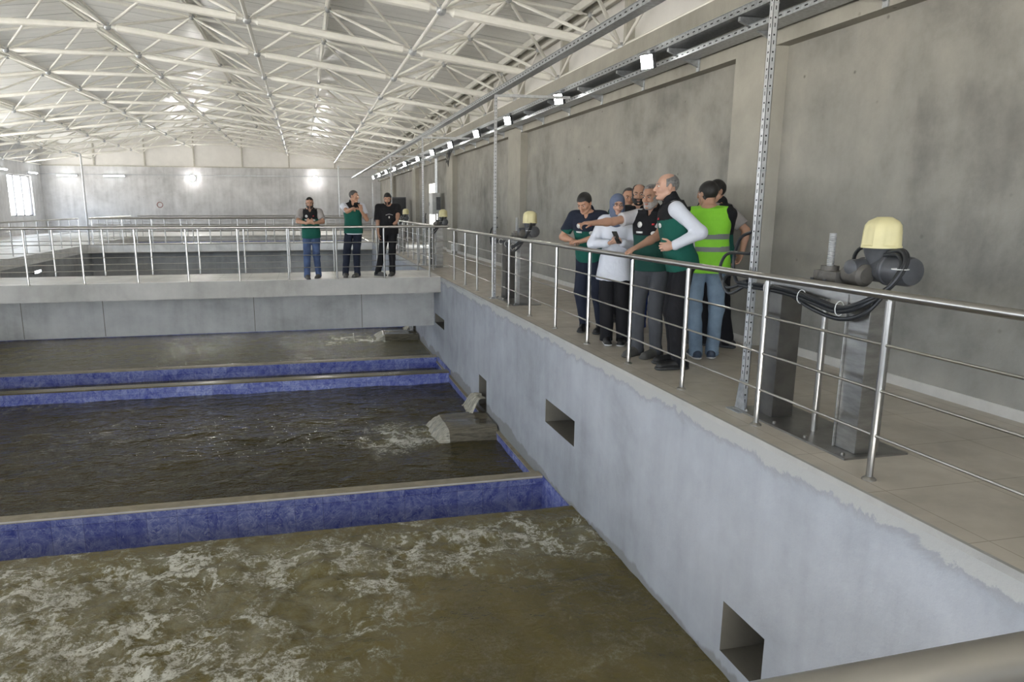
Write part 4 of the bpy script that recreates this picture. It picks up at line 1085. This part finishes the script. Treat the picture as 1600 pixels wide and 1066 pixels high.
    if sp.get('glasses'):
        g = MB(); mt = sp['glasses']; zf = .012 if mt != 'up' else .095
        for q in (1, -1):
            if mt == 'up':
                g.tube([tuple(HT((q*.033+.024*math.cos(a), .066-.012*math.sin(a), .098+.014*math.sin(a)))-base) for a in np.linspace(0, 2*PI, 15)], .0025*s, 6, caps=False)
                vs = [tuple(HT((q*.033+.022*math.cos(a), .066-.012*math.sin(a), .098+.013*math.sin(a)))-base) for a in np.linspace(0, 2*PI, 15)[:-1]]; g.add(vs, [tuple(range(14))])
                g.tube([tuple(HT((q*.056, .06, .10))-base), tuple(HT((q*.079, -.02, .07))-base)], .002*s, 6)
            else:
                g.tube([tuple(HT((q*.032+.021*math.cos(a), .098, .008+.014*math.sin(a)))-base) for a in np.linspace(0, 2*PI, 15)], .0013*s, 6, caps=False)
                g.tube([tuple(HT((q*.053, .096, .012))-base), tuple(HT((q*.080, -.0, .012))-base)], .0015*s, 6)
        g.tube([tuple(HT((-.012, .1 if mt != 'up' else .068, .012 if mt != 'up' else .10))-base), tuple(HT((.012, .1 if mt != 'up' else .068, .012 if mt != 'up' else .10))-base)], .0015*s, 6)
        g.build('sunglasses' if mt == 'up' else 'glasses', 'lens_dark', root)
    TL = lambda fc: ((fc-pel)@Rt)/s
    # ---- trousers
    tr = sp['trousers']; F = Field(.0085)
    F.loft(pel, Rt, [q for q in secs if q[0] < .16*s], .02, .010*s, -.10*s, .10*s)
    fl = sp.get('flare', 1.0)
    for q in (1, -1):
        hip, knee, ank, fd, el, wr = joints[q]
        F.cone(hip+V(0, 0, -.02), knee, .096*s*slim, .076*s*fl, .03).cone(knee, ank+V(0, 0, .0), .075*s*fl, .063*s*fl, .03)
        F.cone(ank+V(0, 0, .01)-fd*.004, ank-V(0, 0, .035*s)-fd*.006, .062*s*fl, .066*s*fl, .01)
    F.cut(lambda X, Y, Z: (base[2]+.030*s-Z)+0*X*Y)
    v, f = F.run(wrinkle(.0042, sp.get('seed', 1), 1.2)); mesh_np('trousers', v, f, tr, root, base)
    # ---- shoes
    sm_, so = sp['shoes']
    for q in (1, -1):
        hip, knee, ank, fd, el, wr = joints[q]; a0 = V(ank[0], ank[1], 0); F = Field(.0055)
        up = V(0, 0, 1)
        F.cone(a0-fd*.055*s+up*.048*s, a0+fd*.03*s+up*.055*s, .044*s, .047*s, .02)
        F.cone(a0+fd*.03*s+up*.050*s, a0+fd*.175*s+up*.032*s, .047*s, .040*s, .02, None)
        F.cone(a0+up*.05*s, a0+up*.105*s-fd*.005, .042*s, .046*s, .02)
        F.cone(a0-fd*.055*s+up*.018, a0+fd*.18*s+up*.016, .046*s, .049*s, .01, (up, 2.2))
        F.cut(lambda X, Y, Z: (.002-Z)+0*X*Y)
        v, f = F.run(); mesh_np('shoe', v, f, [sm_, so], root, base, lambda fc: (fc[:, 2] < .024*s).astype(int))
    # ---- upper garments
    def garment(name, mats, off, hem, sleeve=None, matfn=None, vest=False, collar=None, flare=.0, seed=2, amp=.0038, neckr=.066):
        F = Field(.0075)
        sc = [(z, w+flare*s*max(0, .25-z/s), d+flare*s*max(0, .25-z/s), c) for z, w, d, c in secs if z < .53*s]
        sc = [(hem*s-.01, (.170 if hem > -.1 else .196)*s*slim+flare*s*(.25-hem), (.120 if hem > -.1 else .140)*s*slim+flare*s*(.25-hem), -.008*s)]+[q for q in sc if q[0] > .02*s]
        
        F.loft(pel, Rt, sc, .03, off*s, hem*s, .53*s)
        for q in (1, -1):
            hip, knee, ank, fd, el, wr = joints[q]
            F.cone(T((q*.06, -.01, .475)), T((q*(.155 if vest else .14), -.008, .478)), (.062+off*.6)*s, (.054+off*.45)*s, .035)
            if sleeve is not None and not vest:
                F.cone(T((q*.12, -.008, .478)), sh[q]-Rt@V(0, 0, .010), (.056+off*.6)*s, (.052+off*.5)*s, .03)
                if sleeve <= 1:
                    e = sh[q]+(el-sh[q])*sleeve; F.cone(sh[q], e, (.054*slim+off)*s, (.052*slim+off*1.2)*s, .03)
                else:
                    F.cone(sh[q], el, (.054*slim+off)*s, (.046*slim+off)*s, .03); e = el+(wr-el)*(sleeve-1); F.cone(el, e, (.046*slim+off)*s, (.031+off*.7)*s, .03)
                    F.cone(el+(wr-el)*(sleeve-1-.16), e, (.033+off*.7)*s, (.034+off*.8)*s, .01)
        if collar:
            F.cone(T((0, -.014, .50)), HT((0, -.022, -.085)) if collar == 2 else T((0, -.010, .555)), (neckr+off*.5)*s, (neckr-.002+off*.3)*s, .02)
        # neck opening
        nd = Rt@V(0, 1, 0); nb = T((0, -.005, .53))
        F.ell(T((0, .060, .535)), V(.052, .06, .05)*s, Rt, .012, sub=True) if not collar else F.ell(T((0, .075, .545)), V(.026, .05, .07)*s, Rt, .010, sub=True)
        if not collar: F.ell(T((0, -.0, .57)), V(.066, .066, .045)*s, Rt, .01, sub=True)
        if sleeve is not None and sleeve <= 1:
            for q in (1, -1):
                el = joints[q][4]; d = unit(el-sh[q]); pz = sh[q]+(el-sh[q])*(sleeve)
                F.cut(lambda X, Y, Z, d=d, pz=pz, q=q: np.where(((X-sh[q][0])**2+(Y-sh[q][1])**2+(Z-sh[q][2])**2 < (.36*s)**2) & ((X-pz[0])**2+(Y-pz[1])**2+(Z-pz[2])**2 < (.085*s)**2), d[0]*(X-pz[0])+d[1]*(Y-pz[1])+d[2]*(Z-pz[2]), -1))
        v, f = F.run(wrinkle(amp, seed, 1)); return mesh_np(name, v, f, mats, root, base, matfn)
    for g in sp['tops']:
        g = dict(g); yk = g.pop('yoke', None); bands = g.pop('bands', None)
        if yk is not None: g['matfn'] = lambda fc, yk=yk: (TL(fc)[:, 2]+.0*fc[:, 0] > yk).astype(int)
        if bands: g['matfn'] = lambda fc, bands=bands: np.any([(TL(fc)[:, 2] > a) & (TL(fc)[:, 2] < b) for a, b in bands], 0).astype(int)
        garment(**g)
    # surface finder on the chest for badges: march from outside towards the torso axis
    def badge(name, x, z, w, h_, mt, off, back=False, n=14, shape='oval', y_extra=0):
        S_ = np.array(secs)/s; e = 2.35
        def surf(x_, z_):
            W = np.interp(z_, S_[:, 0], S_[:, 1])+off; Dp = np.interp(z_, S_[:, 0], S_[:, 2])+off; c = np.interp(z_, S_[:, 0], S_[:, 3])
            y = c+Dp*max(0, 1-(min(.98, abs(x_)/W))**e)**(1/e)*(-1 if back else 1); return T((x_, y+(-.004 if back else .004)+y_extra, z_))-base
        b_ = MB()
        if shape == 'oval': ring = [(x+w*math.cos(2*PI*k_/n), z+h_*math.sin(2*PI*k_/n)) for k_ in range(n)]
        else: ring = [(x-w, z-h_), (x, z-h_), (x+w, z-h_), (x+w, z+h_), (x, z+h_), (x-w, z+h_)]
        vs = [tuple(surf(*p)) for p in ring]+[tuple(surf(x, z))]; m = len(ring)
        b_.add(vs, [(k_, (k_+1) % m, m) for k_ in range(m)]); o = b_.build(name, mt, root)
        md = o.modifiers.new('solid', 'SOLIDIFY'); md.thickness = .003*s; md.offset = 1; return o
    for bd in sp.get('badges', []): badge(**bd)
    if hj:
        F = Field(.006); 
        F.ell(HT((0, -.022, .028)), V(.088, .108, .102)*s, Rh, .03); F.ell(HT((0, .0, -.055)), V(.080, .088, .075)*s, Rh, .04)
        F.cone(HT((0, .0, -.10)), T((0, .01, .50)), .078*s, .088*s, .04); F.ell(T((0, .06, .455)), V(.085, .07, .075)*s, Rt, .03)
        F.ell(HT((0, .115, -.020)), V(.056, .075, .078)*s, Rh, .008, sub=True)
        v, f = F.run(wrinkle(.003, 9, 1.4)); mesh_np('headscarf', v, f, hj, root, base)
    if sp.get('watch'):
        q = sp['watch']; el, wr = joints[q][4], joints[q][5]; d = unit(wr-el); p = Vector(tuple(wr-d*.02-base))
        MB().tube([p-Vector(d)*.011, p+Vector(d)*.011], .033*s, 14).build('watch', 'cable_black', root)
    if sp.get('phone'):
        P, R_ = sp['phone']; b_ = MB(); b_.box(-.037, .037, -.075, .075, -.004, .004); o = b_.build('phone', 'phone', None, bevel=.003)
        o.location = P; o.rotation_euler = R_; tag(o, 'dark smartphone held by the woman in the blue-grey headscarf', 'phone')
    return root, joints, hc
VEST = lambda yoke=.345, **k: dict(dict(name='vest', mats=['cloth_green', 'cloth_black'], off=.028, hem=-.07, vest=True, collar=1, yoke=yoke, amp=.004), **k)
def logos(off, z=.41):
    return [dict(name='badge', x=.075, z=z, w=.028, h_=.030, mt='badge_white', off=off), dict(name='badge', x=.075, z=z-.075, w=.038, h_=.010, mt='badge_white', off=off, shape='rect'),
            dict(name='badge', x=-.07, z=z+.005, w=.013, h_=.009, mt='badge_red', off=off, shape='rect'), dict(name='badge', x=-.08, z=z-.085, w=.030, h_=.024, mt='badge_white', off=off)]
G_A = 'crowd at the railing'
UP = (0, 0, 1)
# --- at the railing of the walkway
person(dict(label='dark haired man in black and green polo leaning on the railing, leftmost of the crowd', pos=(3.36, 8.06), h=1.74, yaw=138, lean=15, pel=(0, 0), pz=.94,
    head=(-8, 32, 0), feet=[(.13, -.10, 0), (-.02, .06, 5)], hair=('short', .009, 'hair_black'), skin='skin_warm', seed=2,
    arms=[dict(w=(-.25, -.30, 1.112), pole=(.4, -1, -.6), f=(-.35, .9, 0), n=(0, 0, -1), t=(-1, 0, 0), curl=.5), dict(w=(-.26, -.10, 1.112), pole=(-.4, 1, -.6), f=(-.1, -1, 0), n=(0, 0, -1), t=(-1, 0, 0), curl=.5)],
    trousers='cloth_navy', shoes=('shoe_black', 'sole_dark'),
    tops=[dict(name='polo_shirt', mats=['cloth_green', 'cloth_navy'], off=.016, hem=-.06, sleeve=.72, collar=1, yoke=.335)], badges=logos(.020, .40)))
person(dict(label='woman in blue-grey headscarf and white shirt holding a phone at the railing', pos=(3.36, 7.36), h=1.65, yaw=156, lean=5, pz=.955, shw=.155, slim=.88,
    head=(8, 8, 0), feet=[(.06, -.16, -8), (-.10, -.08, 8)], hijab='hijab_blue', skin='skin_light', glasses='clear', seed=3, hs=.92,
    arms=[dict(w=(-.06, -.27, 1.13), pole=(.6, .1, -1), f=(-.9, -.25, .1), n=(0, .4, 1), t=(0, -.4, 1), curl=.9), dict(w=(-.19, -.22, 1.12), pole=(-.6, .3, -1), f=(.85, -.4, .1), n=(0, .3, 1), t=(0, -.4, 1), curl=.9)],
    trousers='cloth_black', shoes=('shoe_black', 'sole_white'), flare=1.18, phone=((3.235, 7.06, 1.185), (1.0, 0, .4)),
    tops=[dict(name='shirt', mats='cloth_white', off=.020, hem=-.20, sleeve=1.9, collar=1, flare=.05, amp=.005)]))
person(dict(label='balding bearded man in dark vest standing behind the headscarf woman', pos=(3.94, 8.02), h=1.78, yaw=150, lean=0,
    head=(3, 6, 0), feet=[(.10, 0, 0), (-.10, 0, 0)], hair=('bald', .009, 'hair_black'), beard=(.009, 'hair_black'), skin='skin_tan', seed=4,
    arms=[dict(w=(.22, -.05, .84)), dict(w=(-.22, .05, .84))], trousers='cloth_blue', shoes=('shoe_black', 'sole_dark'),
    tops=[dict(name='shirt', mats='cloth_green_dark', off=.014, hem=-.04, sleeve=.7, collar=1), VEST(.36, mats=['cloth_green_dark', 'cloth_black'])]))
person(dict(label='man whose face shows between the headscarf woman and the bearded man', pos=(4.16, 8.78), h=1.76, yaw=150, lean=0,
    head=(15, 10, 0), feet=[(.10, 0, 0), (-.10, 0, 0)], hair=('receding', .006, 'hair_dark_grey'), skin='skin_warm', seed=5,
    arms=[dict(w=(.22, -.05, .84)), dict(w=(-.22, .05, .84))], trousers='cloth_black', shoes=('shoe_black', 'sole_dark'),
    tops=[dict(name='shirt', mats='cloth_green_dark', off=.014, hem=-.04, sleeve=.7, collar=1), VEST(.30)]))
person(dict(label='grey bearded man in green vest pointing over the railing with outstretched arm', pos=(3.46, 6.66), h=1.74, yaw=128, lean=6, pz=.95,
    head=(-6, 10, 0), feet=[(-.02, -.20, -15), (-.16, -.06, -10)], hair=('receding', .010, 'hair_grey'), beard=(.006, 'beard_grey'), skin='skin_tan', brow='hair_dark_grey', seed=6,
    arms=[dict(w=(-.335, -.30, 1.118), pole=(.9, -.3, -.8), f=(-.8, -.25, -.25), n=(-.25, 0, -1), t=(0, 1, 0), curl=1.0), dict(w=(-.745, .0, 1.335), pole=(0, 0, -1), f=(-1, .08, .02), n=(0, .2, -1), t=(0, -1, .3), curl=.6, point=True)],
    trousers='trouser_grey', shoes=('shoe_grey', 'shoe_grey'), fat=.015,
    tops=[dict(name='shirt', mats='cloth_pale', off=.015, hem=-.04, sleeve=.66, collar=1), VEST(.30, mats=['cloth_green_dark', 'cloth_black'])], badges=logos(.032, .405)))
person(dict(label='bald man in profile with white long sleeves and green vest, tallest at the railing', pos=(3.43, 6.05), h=1.82, yaw=72, lean=13, pz=.965,
    head=(6, 2, 0), feet=[(-.04, -.14, 15), (.06, .10, 10)], hair=('bald', .004, 'hair_grey'), skin='skin_light', brow='hair_grey', seed=7,
    arms=[dict(w=(-.205, -.215, 1.16), pole=(1, -.5, -.7), f=(-1, .12, -.1), n=(0, 1, 0), t=(0, 0, 1), curl=1.7), dict(w=(.17, .14, 1.10), pole=(1, .6, .2), f=(.1, -.2, -1), n=(-1, 0, 0), t=(0, -1, 0), curl=.6)],
    trousers='cloth_black', shoes=('shoe_black', 'sole_dark'), watch=-1, slim=.93,
    tops=[dict(name='shirt', mats='cloth_white', off=.013, hem=-.05, sleeve=1.93, collar=1), VEST(.40, collar=2)], badges=[dict(name='badge', x=-.06, z=.42, w=.013, h_=.009, mt='badge_red', off=.034, shape='rect'), dict(name='badge', x=-.085, z=.36, w=.026, h_=.022, mt='badge_white', off=.034)]))
person(dict(label='man seen from behind in bright green hi-vis vest and light blue jeans', pos=(3.91, 6.40), h=1.76, yaw=-40, lean=-2,
    head=(45, 10, 0), feet=[(-.10, -.08, 25), (.07, -.10, 0)], hair=('short', .013, 'hair_black'), skin='skin_tan', seed=8, fat=.012, shw=.19,
    arms=[dict(w=(-.12, .30, 1.08), pole=(-1, -.3, -.6)), dict(w=(.24, .26, 1.10), pole=(.5, -.2, -1))],
    trousers='denim_light', shoes=('shoe_blue', 'sole_white'),
    tops=[dict(name='shirt', mats='cloth_black', off=.016, hem=-.02, sleeve=.75), dict(name='hi_vis_vest', mats=['cloth_hivis', 'cloth_reflective'], off=.036, hem=-.09, vest=True, bands=[(.115, .165), (.235, .285)], flare=.08, amp=.005)]))
person(dict(label='man in grey sleeves and dark vest with bent elbow, right of the hi-vis vest man', pos=(4.37, 6.94), h=1.80, yaw=32, lean=2,
    head=(62, 8, 0), feet=[(-.10, -.05, 0), (.06, -.20, 0)], hair=('short', .008, 'hair_black'), skin='skin_tan', seed=9,
    arms=[dict(w=(-.25, .2, .95)), dict(w=(.215, -.12, 1.02), pole=(1, -.3, .1), f=(-.3, .2, -1), n=(-1, 0, 0))],
    trousers='cloth_black', shoes=('shoe_black', 'sole_dark'), fat=.01,
    tops=[dict(name='shirt', mats='cloth_grey_tee', off=.020, hem=-.03, sleeve=.78, collar=1), VEST(.22)]))
person(dict(label='man with glasses mostly hidden behind the hi-vis vest man', pos=(4.42, 7.36), h=1.76, yaw=165, lean=2,
    head=(-20, 8, 0), feet=[(.10, 0, 0), (-.10, 0, 0)], hair=('receding', .008, 'hair_grey'), skin='skin_warm', glasses='clear', seed=10,
    arms=[dict(w=(.22, -.05, .84)), dict(w=(-.22, .05, .84))], trousers='cloth_black', shoes=('shoe_black', 'sole_dark'),
    tops=[dict(name='shirt', mats='cloth_black', off=.014, hem=-.04, sleeve=.7, collar=1), VEST(.3)]))
# --- on the bridge
person(dict(label='man with sunglasses on his head and joined hands, leftmost on the bridge', pos=(.14, 15.62), h=1.75, yaw=177, lean=7, vox=.0075, pz=.93,
    head=(0, 16, 0), feet=[(.12, -.06, -12), (-.12, -.20, 12)], hair=('receding', .006, 'hair_black'), beard=(.007, 'hair_black'), glasses='up', skin='skin_tan', seed=11, fat=.012, shw=.195,
    arms=[dict(w=(.055, -.42, 1.17), pole=(1, .1, -.5), f=(-.75, -.2, .35), n=(0, 1, .2), t=(0, 0, 1), curl=.5), dict(w=(-.085, -.42, 1.17), pole=(-1, .1, -.5), f=(.75, -.2, .35), n=(0, 1, .2), t=(0, 0, 1), curl=.5)],
    trousers='denim_blue', shoes=('shoe_grey', 'sole_dark'),
    tops=[dict(name='shirt', mats='cloth_grey_tee', off=.017, hem=-.04, sleeve=.8, collar=1), VEST(.345)], badges=logos(.032, .40)))
person(dict(label='grey haired man in green vest pointing towards the viewer with a hand at his chin', pos=(1.0, 15.72), h=1.86, yaw=177, lean=1, vox=.0075,
    head=(62, 6, 0), feet=[(.09, -.10, -25), (-.16, -.06, 0)], pel=(.04, 0), hair=('cropped', .006, 'hair_dark_grey'), skin='skin_warm', seed=12, slim=.95,
    arms=[dict(w=(.205, -.21, 1.42), pole=(.4, 0, -1), f=(-.15, .05, 1), n=(0, 1, 0), t=(-1, 0, 0), curl=.7), dict(w=(.02, -.50, 1.475), pole=(-.4, 0, -1), f=(.15, -1, 0), n=(0, 0, -1), t=(1, 0, 0), curl=.8, point=True)],
    trousers='cloth_navy', shoes=('shoe_grey', 'sole_dark'),
    tops=[dict(name='shirt', mats='cloth_white', off=.016, hem=-.09, sleeve=.6, collar=1), VEST(.42)]))
person(dict(label='man in black T-shirt and black trousers with a hand on the bridge rail', pos=(1.84, 15.86), h=1.83, yaw=180, lean=0, vox=.0075, slim=1.04,
    head=(-14, 22, 0), feet=[(.03, -.12, -20), (-.28, -.06, 45)], pel=(-.02, 0), hair=('short', .006, 'hair_black'), beard=(.006, 'hair_black'), skin='skin_tan', seed=13, fat=.02, shw=.20,
    arms=[dict(w=(.10, -.56, 1.155), pole=(1, .3, -.6), f=(-.5, -.8, -.3), n=(0, -.2, -1), t=(-1, 0, 0), curl=.9), dict(w=(-.25, -.05, .93), pole=(-1, .5, 0), f=(.1, -.1, -1), n=(1, 0, 0), t=(0, -1, 0))],
    trousers='cloth_black', shoes=('shoe_grey', 'sole_dark'),
    tops=[dict(name='t_shirt', mats='cloth_black', off=.022, hem=-.08, sleeve=.92, flare=.02)],
    badges=[dict(name='print', x=.0+.012*i*1.6-.07, z=.335-.0035*abs(i-3.5)**1.3, w=.006, h_=.006, mt='badge_white', off=.026, shape='rect') for i in range(8)]+[dict(name='print', x=0, z=.27, w=.016, h_=.024, mt='badge_white', off=.026)]))
